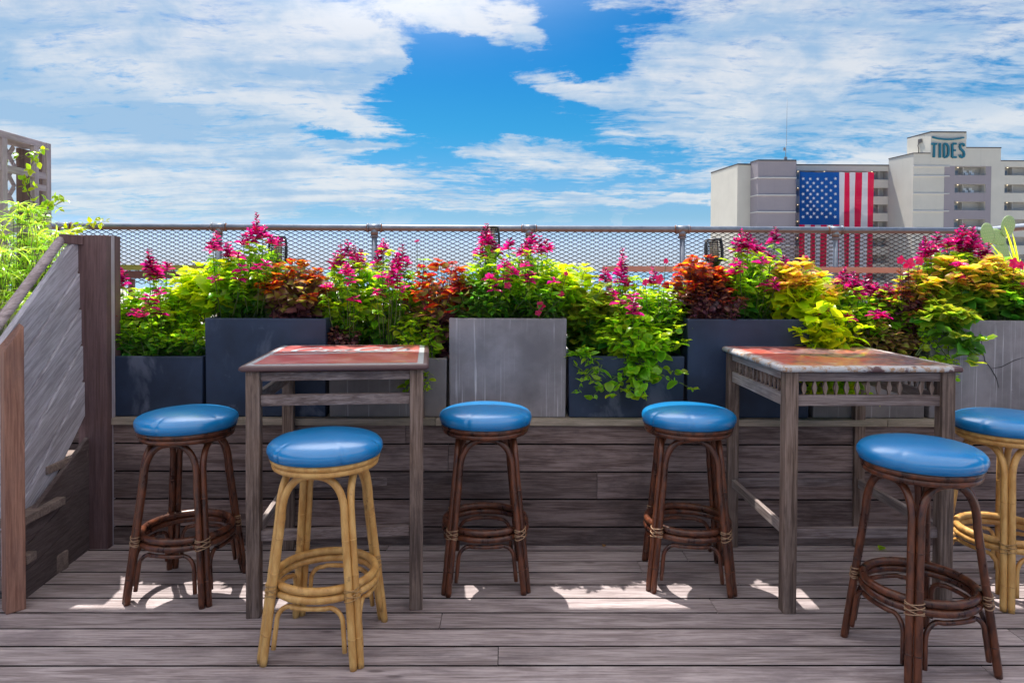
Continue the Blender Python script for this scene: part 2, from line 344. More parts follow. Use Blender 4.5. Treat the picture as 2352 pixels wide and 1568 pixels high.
def wornrim(t, p):
    co = objco(t); n = t.noise(co, 26, 6, .75); n2 = t.noise(co, 9, 4, .6)
    c = t.mix(t.ramp(n, .46, .60), rgb(.46, .46, .48), rgb(.34, .19, .10)); c = t.mix(t.ramp(n2, .56, .62), c, rgb(.10, .045, .05)); t.set(p, 'Base Color', c)
WORNRIM = mat('rust chipped rim', None, .45, 0, .5, wornrim)
def sandf(t, p):
    n = t.noise(geoco(t).outputs['Position'], .08, 6, .6); t.set(p, 'Base Color', t.mix(n, rgb(.40, .36, .30), rgb(.54, .50, .44)))
SAND = mat('beach sand', None, .95, 0, .1, sandf)
def seaf(t, p):
    co = geoco(t).outputs['Position']; n = t.noise(t.vmul(co, (.02, .1, 1)), 1.0, 6, .6)
    t.set(p, 'Base Color', t.mix(n, rgb(.08, .20, .30), rgb(.16, .32, .42))); t.set(p, 'Normal', t.new('ShaderNodeBump', {'Strength': .5, 'Distance': .5, 'Height': n}).outputs[0])
SEA = mat('sea water', None, .25, 0, .5, seaf)
def canvasf():
    m = bpy.data.materials.new('awning canvas'); m.use_nodes = True; t = NT(m.node_tree); t.n.clear(); out = t.new('ShaderNodeOutputMaterial')
    a = t.new('ShaderNodeBsdfDiffuse', {'Color': rgb(.78, .76, .76)}); d = t.new('ShaderNodeBsdfTranslucent', {'Color': rgb(.75, .725, .715)})
    m1 = t.new('ShaderNodeMixShader', {0: .5, 1: a.outputs[0], 2: d.outputs[0]}); t.l.new(m1.outputs[0], out.inputs[0]); return m
CANVAS = canvasf()
CACT = mat('cactus skin', (.30, .42, .20), .6)
CACTD = mat('cactus spine cushion', (.62, .58, .40), .8)
POT = mat('beige pot', (.50, .46, .38), .8); POTD = mat('dark glazed pot', (.04, .035, .045), .3)
CRACK = mat('crack shadow', (.035, .03, .035), .9)
LAMPM = mat('balcony lamp', None, .5, fn=lambda t, p: (t.set(p, 'Emission Color', rgb(1, .8, .5)), t.set(p, 'Emission Strength', 1.3), t.set(p, 'Base Color', rgb(.8, .7, .5))))

# ------------------------------------------------------------------ mesh helpers
class MB:
    def __init__(s): s.v = []; s.f = []; s.mi = []; s.uv = None; s.sm = []
    def add(s, vs, fs, mi=0, smooth=False, M=None):
        o = len(s.v)
        s.v += [tuple(M @ Vector(v)) if M is not None else tuple(v) for v in vs]
        s.f += [tuple(i + o for i in f) for f in fs]; s.mi += [mi] * len(fs); s.sm += [smooth] * len(fs)
    def box(s, a, b, mi=0, M=None):
        x0, y0, z0 = a; x1, y1, z1 = b
        vs = [(x0, y0, z0), (x1, y0, z0), (x1, y1, z0), (x0, y1, z0), (x0, y0, z1), (x1, y0, z1), (x1, y1, z1), (x0, y1, z1)]
        s.add(vs, [(0, 3, 2, 1), (4, 5, 6, 7), (0, 1, 5, 4), (1, 2, 6, 5), (2, 3, 7, 6), (3, 0, 4, 7)], mi, False, M)
    def plank(s, a, b, side, M=None):
        """box whose faces across `side` (1: y, 2: z) carry material 1, the grime in the joints"""
        n0 = len(s.mi); s.box(a, b); 
        for k in ((2, 4) if side == 1 else (0, 1)): s.mi[n0 + k] = 1
    def beam(s, p, q, w, h, mi=0, up=(0, 0, 1)):
        """box from p to q, w across, h along up"""
        p, q = Vector(p), Vector(q); d = (q - p).normalized(); u = Vector(up); sd = d.cross(u).normalized(); u = sd.cross(d)
        vs = [c + sd * (w / 2 * i) + u * (h / 2 * j) for c in (p, q) for i, j in ((-1, -1), (1, -1), (1, 1), (-1, 1))]
        s.add(vs, [(0, 1, 2, 3), (7, 6, 5, 4), (0, 4, 5, 1), (1, 5, 6, 2), (2, 6, 7, 3), (3, 7, 4, 0)], mi)
    def tube(s, pts, r, seg=10, mi=0, closed=False, cap=True):
        pts = [Vector(p) for p in pts]; n = len(pts); rs = r if isinstance(r, (list, tuple)) else [r] * n
        tg = []
        for i in range(n):
            a = pts[(i - 1) % n] if closed or i > 0 else pts[i]; b = pts[(i + 1) % n] if closed or i < n - 1 else pts[i]
            tg.append((b - a).normalized())
        ref = Vector((0, 0, 1)) if abs(tg[0].z) < .9 else Vector((1, 0, 0))
        nv = tg[0].cross(ref).normalized(); vs = []
        for i in range(n):
            nv = (nv - tg[i] * nv.dot(tg[i])).normalized(); bv = tg[i].cross(nv)
            for k in range(seg):
                a = 2 * math.pi * k / seg; vs.append(pts[i] + (nv * math.cos(a) + bv * math.sin(a)) * rs[i])
        fs = []
        for i in range(n if closed else n - 1):
            j = (i + 1) % n
            for k in range(seg): fs.append((i * seg + k, i * seg + (k + 1) % seg, j * seg + (k + 1) % seg, j * seg + k))
        if cap and not closed: fs += [tuple(reversed(range(seg))), tuple((n - 1) * seg + k for k in range(seg))]
        s.add(vs, fs, mi, True)
    def lathe(s, prof, seg=24, mi=0, c=(0, 0, 0), rfn=None):
        vs = []; fs = []; n = len(prof)
        for r, z in prof:
            for k in range(seg):
                a = 2 * math.pi * k / seg; rr, zz = rfn(r, z, a) if rfn else (r, z)
                vs.append((c[0] + rr * math.cos(a), c[1] + rr * math.sin(a), c[2] + zz))
        for i in range(n - 1):
            for k in range(seg): fs.append((i * seg + k, i * seg + (k + 1) % seg, (i + 1) * seg + (k + 1) % seg, (i + 1) * seg + k))
        fs += [tuple(reversed(range(seg))), tuple((n - 1) * seg + k for k in range(seg))]
        s.add(vs, fs, mi, True)
    def poly(s, pts2, z0, z1, mi=0, M=None):
        n = len(pts2); vs = [(x, y, z0) for x, y in pts2] + [(x, y, z1) for x, y in pts2]
        s.add(vs, [tuple(reversed(range(n))), tuple(range(n, 2 * n))] + [(i, (i + 1) % n, n + (i + 1) % n, n + i) for i in range(n)], mi, False, M)
    def build(s, name, mats, parent=None, bevel=0, recenter=False):
        me = bpy.data.meshes.new(name); me.from_pydata(s.v, [], s.f)
        for m in (mats if isinstance(mats, (list, tuple)) else [mats]): me.materials.append(m)
        me.polygons.foreach_set('material_index', s.mi); me.polygons.foreach_set('use_smooth', s.sm)
        if s.uv is not None:
            l = me.uv_layers.new(name='UVMap'); l.data.foreach_set('uv', np.asarray(s.uv, dtype='f').ravel())
        me.update()
        o = bpy.data.objects.new(name, me); COL.objects.link(o)
        if parent: o.parent = parent
        if bevel:
            b = o.modifiers.new('bevel', 'BEVEL'); b.width = bevel; b.segments = 2; b.limit_method = 'ANGLE'; b.angle_limit = R(50)
        return o
def tag(o, label=None, cat=None, group=None, kind=None):
    if label: o['label'] = label
    if cat: o['category'] = cat
    if group: o['group'] = group
    if kind: o['kind'] = kind
    return o
def empty(name, loc, rz=0, label=None, cat=None, group=None):
    o = bpy.data.objects.new(name, None); o.empty_display_size = .1; COL.objects.link(o); o.location = loc; o.rotation_euler = (0, 0, rz)
    return tag(o, label, cat, group)
def copy_tree(o, parent=None):
    c = o.copy(); COL.objects.link(c)
    if parent: c.parent = parent
    for ch in list(o.children): copy_tree(ch, c)
    return c
rng = random.Random(7)

# ------------------------------------------------------------------ ground, deck, walls
WY = 3.485          # face of the plank wall
LZ = .640           # raised walkway / ledge height
def sheet(name, x0, y0, x1, y1, z, m):
    b = MB(); b.add([(x0, y0, z), (x1, y0, z), (x1, y1, z), (x0, y1, z)], [(0, 1, 2, 3)]); return tag(b.build(name, m), kind='structure')
sheet('beach', -3000, 5.7, 3000, 330, -8.0, SAND)
sheet('sea', -30000, 330, 30000, 50000, -8.02, SEA)
sheet('ground', -3000, -400, 3000, 5.7, -8.0, SAND)
b = MB(); pitch = .1255; k = 0
y = -1.6
while y < WY + .02:
    # staggered butt joints
    xs = [-3.4]; 
    while xs[-1] < 4.4: xs.append(xs[-1] + rng.uniform(2.6, 5.6))
    for i in range(len(xs) - 1): b.plank((xs[i] + .0015, y + .0045, -.03 + rng.uniform(-.001, .001)), (xs[i + 1] - .0015, y + pitch - .0045, rng.uniform(-.0012, .0012)), 1)
    y += pitch; k += 1
GRIME = mat('grime in the board joints', (.012, .010, .010), .95, 0, .1)
tag(b.build('deck_floor', [DECK, GRIME]), kind='structure')
b = MB(); b.box((-3.5, -1.7, -.30), (4.5, 3.6, -.034)); tag(b.build('deck_underside', mat('deck underside', (.01, .009, .01), .9)), kind='structure')
b = MB(); b.box((-4.6, WY + .42, LZ - .1), (5.2, 5.75, LZ - .005)); tag(b.build('upper_walkway', DECK), kind='structure')

# plank wall that carries the planters
root = empty('plank_wall', (0, WY, 0), 0, 'low wall of dark horizontal timber planks carrying the row of planters', 'wall')
def loc(root): return Matrix.Translation(-Vector(root.location))
b = MB(); z = LZ - .033; edges = [z]
for i in range(5):
    z1 = z - .139 if i else z - .096
    xs = [-2.6, rng.uniform(-.9, 1.9), 4.6]
    for j in range(2): b.plank((xs[j] + .001, rng.uniform(-.002, .002), max(z1, 0) + .0035), (xs[j + 1] - .001, .03, z - .0035), 2)
    z = z1
b.build('plank_face', [WALLW, GRIME], root)
b = MB(); xs = [-2.0, -.35, 1.92, 4.6]
for j in range(3): b.box((xs[j] + .001, -.018, LZ - .033), (xs[j + 1] - .001, .44, LZ))
b.build('cap_board', LEDGE, root, bevel=.003)
b = MB(); b.box((-2.6, .032, 0), (4.6, .40, LZ - .036)); b.build('core', mat('wall core', (.01, .009, .01), .9), root)

# awning above the near part of the terrace (out of the frame, it casts the shade)
aw = empty('canvas_awning', (0, 0, 3.3), 0, 'pale canvas awning stretched over the near part of the terrace', 'awning')
b = MB(); n = 24; ye = 4.03
vs = []
for i in range(n + 1):
    x0 = -5 + i * 11 / n; sg = .02 * math.sin(i * 1.3); vs += [(x0, -4.2, .25 + sg), (x0, 0, .16 + sg * 1.5), (x0, ye, sg)]
b.add(vs, [(i * 3 + j, i * 3 + 3 + j, i * 3 + 4 + j, i * 3 + 1 + j) for i in range(n) for j in (0, 1)], 0, True)
b.build('canopy', CANVAS, aw)
b = MB(); b.tube([(-5, ye, -.01), (6, ye, -.01)], .02, 8); b.tube([(-5, -4.2, .24), (6, -4.2, .24)], .02, 8); b.build('frame', GALV, aw)

# ------------------------------------------------------------------ planters
def planter(name, xl, xr, ytop, m, label, crack=False, yoff=0.0, dark=False, ybot=957, grp=None):
    yf = WY + .020 + yoff
    p0 = D(xl, ybot, yf); p1 = D(xr, ybot, yf); zt = D((xl + xr) / 2, ytop, yf).z
    w = p1.x - p0.x - .006; h = zt - LZ - .001; dpt = .36
    r = empty(name, ((p0.x + p1.x) / 2, yf, LZ + .001), 0, label, 'planter', grp)
    t = .022; b = MB()
    # walls with a slight taper, and a floor
    def ring(z, ins, k): 
        x = w / 2 - ins; return [(-x, ins + k, z), (x, ins + k, z), (x, dpt - ins - k, z), (-x, dpt - ins - k, z)]
    o0 = ring(0, .004, 0); o1 = ring(h, 0, 0); i1 = ring(h, t, 0); i0 = ring(h - .12, t, 0)
    vs = o0 + o1 + i1 + i0; fs = [(3, 2, 1, 0)]
    for a in range(3):
        for k in range(4): fs.append((a * 4 + k, a * 4 + (k + 1) % 4, a * 4 + 4 + (k + 1) % 4, a * 4 + 4 + k))
    fs.append((12, 13, 14, 15)); b.add(vs, fs)
    b.build('box', m, r, bevel=.006)
    s = MB(); g = 14; vs = []
    for j in range(g):
        for i in range(g): vs.append((-w / 2 + t + .003 + (w - 2 * t - .006) * i / (g - 1), t + .003 + (dpt - 2 * t - .006) * j / (g - 1), h - .035 + rng.uniform(-.008, .008)))
    s.add(vs, [(j * g + i, j * g + i + 1, (j + 1) * g + i + 1, (j + 1) * g + i) for j in range(g - 1) for i in range(g - 1)], 0, True)
    s.build('soil', SOIL, r)
    if crack:
        c = MB()
        for pl in ([(2252, 760), (2256, 800), (2262, 828), (2276, 846), (2288, 868), (2294, 890)], [(2276, 846), (2300, 842), (2330, 828), (2352, 820)], [(2262, 828), (2220, 824), (2180, 826)]):
            pts = [Vector(D(px, py, yf)) - Vector(r.location) + Vector((rng.uniform(-.002, .002), -.0002, rng.uniform(-.002, .002))) for px, py in pl]; nn = len(pts)
            c.tube(pts, [.0006 if i in (0, nn - 1) else .0016 for i in range(nn)] if pl[0][0] != 2262 else .0006, 5)
        c.build('crack', CRACK, r)
    return r, zt
PG = 'row of box planters on the plank wall'
PLN = {}
for key, xl, xr, yt, m, lab, ck in (
    (1, 232, 467, 818, PL_BLUE, 'short slate blue box planter next to the tall wooden stair post', False),
    (2, 469, 750, 731, PL_BLUE, 'tall slate blue box planter with pale smudges, second in the row', False),
    (3, 753, 1027, 822, PL_BROWN, 'short brown grey box planter seen through the frame of the red sign table', False),
    (4, 1029, 1302, 731, PL_GREY, 'tall grey box planter with white drip streaks in the middle of the row', False),
    (5, 1304, 1573, 818, PL_BLUE, 'short slate blue box planter directly right of the grey streaked one', False),
    (6, 1576, 1861, 733, PL_BLUE, 'tall slate blue box planter behind the dark stool at the rust worn table', False),
    (7, 1865, 2127, 824, PL_BROWN, 'short brown grey box planter behind the rust worn table', False),
    (8, 2132, 2415, 736, PL_GREY, 'tall grey box planter with a branching crack at the right end', True)):
    PLN[key] = planter('box_planter', xl, xr, yt, m, lab, ck, grp=PG)

# ------------------------------------------------------------------ plants
def leaf_rows(kind):
    # (v, half width) outline by kind
    return {'ovate': [(0, .03), (.18, .26), (.42, .34), (.70, .22), (.88, .09), (1, .0)],
            'heart': [(0, .10), (.12, .34), (.35, .42), (.65, .28), (.86, .11), (1, 0)],
            'round': [(0, .06), (.2, .32), (.5, .42), (.8, .30), (.93, .15), (1, 0)],
            'lance': [(0, .03), (.2, .13), (.45, .17), (.7, .13), (.87, .06), (1, 0)],
            'petal': [(0, .05), (.25, .13), (.5, .17), (.75, .16), (.92, .09), (1, .0)],
            'blade': [(0, .022), (.25, .03), (.5, .028), (.75, .02), (.9, .012), (1, 0)],
            'reed': [(0, .010), (.25, .015), (.5, .014), (.75, .010), (.9, .006), (1, 0)],
            'frill': [(0, .10), (.14, .36), (.38, .44), (.62, .36), (.84, .20), (1, 0)]}[kind]
def make_leaves(name, items, matl, kind, parent, fold=.25, curl=.5, serr=0.0, seed=1):
    """items: list of (pos, dir, up, length). One mesh of many curved leaves."""
    if not items: return None
    rs = np.random.RandomState(seed); rows = leaf_rows(kind); n = len(items); nr = len(rows)
    P = np.array([i[0] for i in items]); Dv = np.array([i[1] for i in items]); U = np.array([i[2] for i in items]); L = np.array([i[3] for i in items])
    Dv /= np.linalg.norm(Dv, axis=1)[:, None] + 1e-9
    Sd = np.cross(Dv, U); Sd /= np.linalg.norm(Sd, axis=1)[:, None] + 1e-9; Nn = np.cross(Sd, Dv)
    cu = curl * rs.uniform(.3, 1.6, n); fo = fold * rs.uniform(.2, 1.8, n); tw = rs.uniform(-.25, .25, n)
    V = np.zeros((n, nr, 3, 3)); UVV = np.zeros((nr, 3, 2))
    for r, (v, w) in enumerate(rows):
        ang = cu * v; along = np.where(cu > 1e-3, np.sin(ang) / (cu + 1e-9), v); down = np.where(cu > 1e-3, (1 - np.cos(ang)) / (cu + 1e-9), 0)
        c = P + Dv * (along * L)[:, None] - Nn * (down * L)[:, None]
        for j, sgn in enumerate((-1, 0, 1)):
            ww = w * (1 + serr * (1 if r % 2 else -1) * abs(sgn)); wav = serr * .25 * rs.uniform(-1, 1, n) * abs(sgn)
            V[:, r, j] = c + Sd * (sgn * ww * L)[:, None] + Nn * ((abs(sgn) * ww * fo + sgn * ww * tw + wav * w) * L)[:, None]
            UVV[r, j] = (abs(sgn), v)
    verts = V.reshape(-1, 3); base = (np.arange(n) * nr * 3)[:, None, None]
    q = np.array([(r * 3 + j, r * 3 + j + 1, (r + 1) * 3 + j + 1, (r + 1) * 3 + j) for r in range(nr - 1) for j in range(2)])
    faces = (q[None] + base).reshape(-1, 4); nf = len(faces)
    me = bpy.data.meshes.new(name); me.vertices.add(len(verts)); me.vertices.foreach_set('co', verts.astype('f').ravel())
    me.loops.add(nf * 4); me.loops.foreach_set('vertex_index', faces.astype('i').ravel())
    me.polygons.add(nf); me.polygons.foreach_set('loop_start', np.arange(0, nf * 4, 4, dtype='i')); me.polygons.foreach_set('loop_total', np.full(nf, 4, dtype='i'))
    me.polygons.foreach_set('use_smooth', np.ones(nf, dtype=bool))
    l = me.uv_layers.new(name='UVMap'); l.data.foreach_set('uv', np.tile(UVV.reshape(-1, 2)[q.ravel()], (n, 1)).astype('f').ravel())
    me.materials.append(matl); me.update(calc_edges=True); me.validate()
    o = bpy.data.objects.new(name, me); COL.objects.link(o); o.parent = parent
    return o
def rv(r, s=1.0): return Vector((r.uniform(-1, 1), r.uniform(-1, 1), r.uniform(-1, 1))) * s
def spike(r, p, up, h, items, buds, stems, dense=1.0):
    """sage flower spike: whorls of tubular flowers thinning to dark buds"""
    q = p + up * h; stems.append(([p, p + up * h * .5 + rv(r, .004), q], [.0018, .0014, .0008]))
    nw = int(h / .013); mid = .0
    for i in range(nw):
        t = i / nw; c = p.lerp(q, .08 + .92 * t); a0 = r.uniform(0, 6.28); m = 6 if t < .6 else 4
        for k in range(m):
            if r.random() > dense: continue
            a = a0 + k * 6.283 / m + r.uniform(-.3, .3); el = r.uniform(-.15, .5) + t * .5
            d = Vector((math.cos(a) * math.cos(el), math.sin(a) * math.cos(el), math.sin(el)))
            ln = (.034 * (1 - t) + .013) * r.uniform(.75, 1.25)
            (items if r.random() > .25 + .45 * t else buds).append((c, d, Vector((0, 0, 1)) + rv(r, .6), ln))
SEED = [100]
def plant(name, label, cat, grp, px, pz, Y, top, half, depth, lk, mk, size, nstem=22, per=9, spikes=(), inner=None, base=None, stemm=None, droop=.35,
          trail=0.0, flowers=(), spread=.07, fold=.25, curl=.6, serr=0.0, fm=None, tipm=None, low=.25):
    """px: centre px, pz: soil z, Y depth, top: px y of the crown top, half: half width in metres, depth: half depth"""
    SEED[0] += 1; r = random.Random(SEED[0]); half *= 1.20; nstem = int(nstem * 1.5); size *= .88; low *= .7; spread *= 1.3
    c = D(px, top, Y); root = empty(name, (c.x, Y, pz), 0, label, cat, grp); H = c.z - pz
    stems = []; L = []; L2 = []; LT = []
    for i in range(nstem):
        a = r.uniform(0, 6.283); rr = math.sqrt(r.random())
        hx, hy = math.cos(a) * rr, math.sin(a) * rr
        ht = H * (1 - .40 * rr * rr) * r.uniform(.66, 1.0)
        if trail and r.random() < trail: ht = -abs(r.uniform(.02, .16)); hy = -abs(hy) - .9; 
        tip = Vector((hx * half, hy * depth, ht)); b0 = Vector((r.uniform(-1, 1) * spread, r.uniform(-1, 1) * .04, 0))
        mid = b0.lerp(tip, .5) + Vector((0, 0, max(.02, abs(ht) * .18))) + rv(r, .015)
        pts = [b0.lerp(mid, t).lerp(mid.lerp(tip, t), t) for t in [k / 6 for k in range(7)]]
        stems.append((pts, [.0032 - .002 * k / 6 for k in range(7)]))
        for k in range(per):
            t = low + (1 - low) * (k + r.random() * .6) / per
            p = b0.lerp(mid, t).lerp(mid.lerp(tip, t), t); tg = (mid.lerp(tip, t) - b0.lerp(mid, t)).normalized()
            a2 = k * 1.57 + r.uniform(-.5, .5) + i
            for sgn in (0, math.pi):
                if r.random() < .12: continue
                d = Vector((math.cos(a2 + sgn), math.sin(a2 + sgn), r.uniform(-.35, .55) - droop * .5)) + tg * .35
                ln = size * r.uniform(.5, 1.4) * (.75 + .4 * min(1, 1.5 * (1 - t)))
                up = Vector((0, -.25, 1)) + rv(r, .85)
                it = (p + d.normalized() * ln * .18, d, up, ln)
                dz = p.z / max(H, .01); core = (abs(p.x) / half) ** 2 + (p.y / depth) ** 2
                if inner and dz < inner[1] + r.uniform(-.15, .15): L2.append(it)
                elif tipm and t > .88 and r.random() < .8: LT.append(it)
                else: L.append(it)
        # rosette at the tip
        for k in range(5):
            a2 = k * 1.257 + r.uniform(-.3, .3); d = Vector((math.cos(a2), math.sin(a2), r.uniform(.1, .8)))
            (LT if tipm else L).append((tip, d, Vector((0, 0, 1)) + rv(r, .3), size * r.uniform(.5, .95)))
    FL = []; BD = []; PK = []
    for sp in spikes:
        sx, sy, hh = sp[:3]; sY = Y + (sp[3] if len(sp) > 3 else r.uniform(-.06, .06)); q = D(sx, sy, sY) - root.location
        p = q - Vector((r.uniform(-.01, .01), 0, hh)); up = (q - p).normalized(); FL.append(([], [])); spike(r, p, up, hh, FL[-1][0], FL[-1][1], stems)
        stems.append(([Vector((p.x * .5, p.y * .5, max(.0, p.z * .2))), Vector((p.x * .85, p.y * .8, p.z * .6)), p], [.0028, .0024, .0018]))
        for k in range(7):
            a2 = r.uniform(0, 6.28); pp = p - Vector((0, 0, r.uniform(0, .10)))
            L.append((pp, Vector((math.cos(a2), math.sin(a2), r.uniform(-.3, .4))), Vector((0, 0, 1)) + rv(r, .3), size * r.uniform(.7, 1.1)))
    for fx, fy, fs in flowers:
        PK.append([]); fs *= .62
        q = D(fx, fy, Y - depth * .75) - root.location
        stems.append(([Vector((q.x * .7, q.y * .4, q.z * .5)), Vector((q.x * .9, q.y * .8, q.z - .05)), q], .0016))
        for k in range(5 if fm != 'pink' else 40):
            a = k * 1.257 + r.uniform(-.2, .2)
            if fm == 'pink':
                d = rv(r); d.z = abs(d.z); d.y -= .3; PK[-1].append((q, d, rv(r), fs * r.uniform(.5, .8)))
            else:
                d = Vector((math.cos(a), -.15 + r.uniform(-.1, .1), math.sin(a))); PK[-1].append((q, d, Vector((0, -1, .4)) + rv(r, .2), fs * r.uniform(.9, 1.1)))
    sm = MB()
    for pts, rad in stems: sm.tube(pts, rad, 5, cap=False)
    sm.build('stems', stemm or STEM, root)
    sd = SEED[0]
    make_leaves('foliage', L, LF[mk], lk, root, fold, curl, serr, sd)
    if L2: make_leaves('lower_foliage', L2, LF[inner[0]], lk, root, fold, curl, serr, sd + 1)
    if LT: make_leaves('tip_foliage', LT, LF[tipm], lk, root, fold, curl, serr, sd + 2)
    for i, (fl, bd) in enumerate(FL):
        so_ = make_leaves('flower_spike', fl, LF['mag'], 'petal', root, .8, .3, 0, sd + 30 + i)
        if len(bd) > 3 and so_: make_leaves('buds', bd, LF['magd'], 'petal', so_, .8, .3, 0, sd + 60 + i)
    for i, pk in enumerate(PK): make_leaves('blossom', pk, LF[fm or 'hot'], 'petal' if fm == 'pink' else 'round', root, .2, .3, 0, sd + 90 + i)
    return root
Z = {k: v[1] - .04 for k, v in PLN.items()}
SG = 'magenta flowering sage in the planters'; CG = 'coleus plants in the planters'; VG = 'lime trailing vines in the planters'; IG = 'small leafy fillers in the planters'
def sage(px, pl, top, half, spikes, label, n=26, Y=3.70, size=.058, mk='green', inner=('deep', .30), base=None, **kw):
    q = random.Random(px); spikes = list(spikes) + [(px + q.uniform(-.8, .8) * half * 430, top + q.uniform(30, 95), .035, -.17) for _ in range(3)]
    return plant('flowering_sage', label, 'plant', SG, px, Z[pl], Y, top, half, .14, 'ovate', mk, size, n, 8, spikes, inner, droop=.9, tipm='limeg', **kw)
def coleus(px, pl, top, half, mk, label, n=20, Y=3.68, size=.075, inner=None, tipm=None, lk='heart', **kw):
    kw.setdefault('serr', .14)
    return plant('coleus', label, 'plant', CG, px, Z[pl], Y, top, half, .15, lk, mk, size, n, 7, (), inner, tipm=tipm, **kw)
# planter 1
sage(300, 1, 655, .14, [(268, 592, .13), (285, 620, .10), (262, 630, .08)], 'flowering sage with magenta spikes against the wooden stair post', 26)
sage(375, 1, 628, .17, [(343, 570, .13), (362, 602, .10), (384, 598, .06), (352, 590, .10), (366, 660, .04, -.16)], 'flowering sage with a tall dark tipped spike, left of the lime leaved plant', 30)
plant('leafy_filler', 'low round leaved green plant spilling over the short planter by the stair post', 'plant', IG, 330, Z[1], 3.58, 745, .20, .08, 'round', 'green', .035, 22, 9, (), ('deep', .6), droop=.2)
coleus(430, 1, 600, .11, 'lime', 'lime leaved plant between the leftmost sages and the tall blue planter', 18, 3.76, .08, ('green', .35), None, 'ovate')
plant('leafy_filler', 'low glossy green plant at the right corner of the short left planter', 'plant', IG, 425, Z[1], 3.60, 735, .11, .09, 'ovate', 'limeg', .045, 16, 8, (), ('deep', .5))
# planter 2
coleus(505, 2, 585, .17, 'lime', 'tall lime leaved plant leaning left out of the tall blue planter', 22, 3.72, .085, ('limeg', .35), None, 'ovate', low=.4)
sage(520, 2, 572, .11, [(497, 528, .12), (488, 548, .07), (523, 552, .09), (528, 570, .06)], 'flowering sage with one magenta spike before a railing tee, left of the tallest', 16)
sage(590, 2, 545, .13, [(590, 486, .16, .0), (573, 520, .09), (607, 515, .08), (622, 536, .06), (560, 535, .07), (640, 545, .05)], 'tallest flowering sage with dark tipped spikes above the railing', 28, low=.4)
coleus(680, 2, 588, .17, 'wineg', 'orange and burgundy coleus right of the first lantern', 34, 3.64, .062, ('wine', .25), 'orange', stemm=STEMR, low=.1)
plant('impatiens', 'pink flowered plant hidden low behind the tall stems of the left blue planter', 'plant', 'impatiens in the planters', 600, Z[2], 3.74, 690, .16, .06, 'ovate', 'deep', .05, 14, 6, (), None, flowers=[(575, 672, .03), (640, 668, .03), (612, 700, .03), (590, 705, .025)], fm='hot')
# planter 3
sage(800, 3, 585, .15, [(782, 560, .12), (798, 548, .10), (812, 562, .14), (770, 580, .09), (830, 570, .09), (795, 600, .08, -.14)], 'flowering sage with a dense cluster of magenta spikes right of the orange coleus', 30, low=.35)
sage(885, 3, 570, .17, [(881, 545, .10), (870, 575, .09), (925, 560, .10), (910, 580, .10), (900, 600, .09, -.14), (935, 590, .06), (912, 622, .06, -.18), (895, 638, .04, -.18)], 'flowering sage left of the red coleus with several spikes and bare lower stems', 34, low=.35)
coleus(832, 3, 552, .05, 'lime', 'small lime leaved shoot rising between two magenta sages', 6, 3.74, .07, None, None, 'ovate', low=.7)
coleus(1005, 3, 572, .18, 'wineg', 'red and burgundy coleus behind the left corner of the grey streaked planter', 38, 3.66, .068, ('wine', .38), 'red', stemm=STEMR, low=.1)
coleus(1043, 3, 552, .06, 'red', 'bright red coleus tip standing above the burgundy leaves', 5, 3.70, .06, None, 'red', stemm=STEMR, low=.75)
plant('leafy_filler', 'round leaved green vine at the right end of the short brown planter', 'plant', IG, 965, Z[3], 3.57, 705, .13, .08, 'round', 'limeg', .042, 18, 8, (), None, trail=.15)
plant('leafy_filler', 'small dark purple leaved plant beside the tall left blue planter', 'plant', IG, 785, Z[3], 3.58, 735, .09, .07, 'round', 'wine', .032, 16, 8, (), None, stemm=STEMR)
plant('leafy_filler', 'bright green low plant behind the bare sage stems in the short brown planter', 'plant', IG, 860, Z[3], 3.78, 720, .24, .05, 'ovate', 'limeg', .05, 20, 7, (), ('green', .4))
plant('pentas', 'pink round flower head on broad green leaves above the red coleus', 'plant', 'pentas with pink flower heads', 960, Z[3], 3.74, 560, .07, .06, 'lance', 'green', .07, 8, 4, (), None, flowers=[(958, 556, .035)], fm='pink', low=.6)
# planter 4
sage(1130, 4, 575, .15, [(1117, 512, .12), (1123, 530, .08), (1140, 560, .05), (1104, 562, .06), (1160, 592, .05, -.15), (1180, 612, .04, -.15), (1215, 630, .04, -.18)], 'flowering sage growing around the second lantern', 28)
sage(1225, 4, 568, .16, [(1208, 545, .09), (1222, 532, .09), (1240, 540, .10), (1255, 548, .07), (1170, 548, .06), (1200, 558, .07)], 'flowering sage with magenta spikes in front of the middle railing tee', 30, low=.4)
coleus(1290, 4, 580, .18, 'lime', 'lime leaved plant leaning right over the short blue planter', 26, 3.74, .085, ('limeg', .45), None, 'ovate')
plant('impatiens', 'pink impatiens on narrow green leaves at the right of the grey streaked planter', 'plant', 'impatiens in the planters', 1255, Z[4], 3.60, 625, .14, .10, 'lance', 'green', .06, 20, 7, (), ('deep', .5), flowers=[(1167, 655, .035), (1288, 676, .03), (1242, 702, .04), (1236, 718, .03), (1300, 628, .02)], fm='hot', low=.3)
plant('leafy_filler', 'narrow leaved dark green plant at the left of the grey streaked planter', 'plant', IG, 1095, Z[4], 3.58, 650, .12, .08, 'lance', 'deep', .06, 18, 7, (), None)
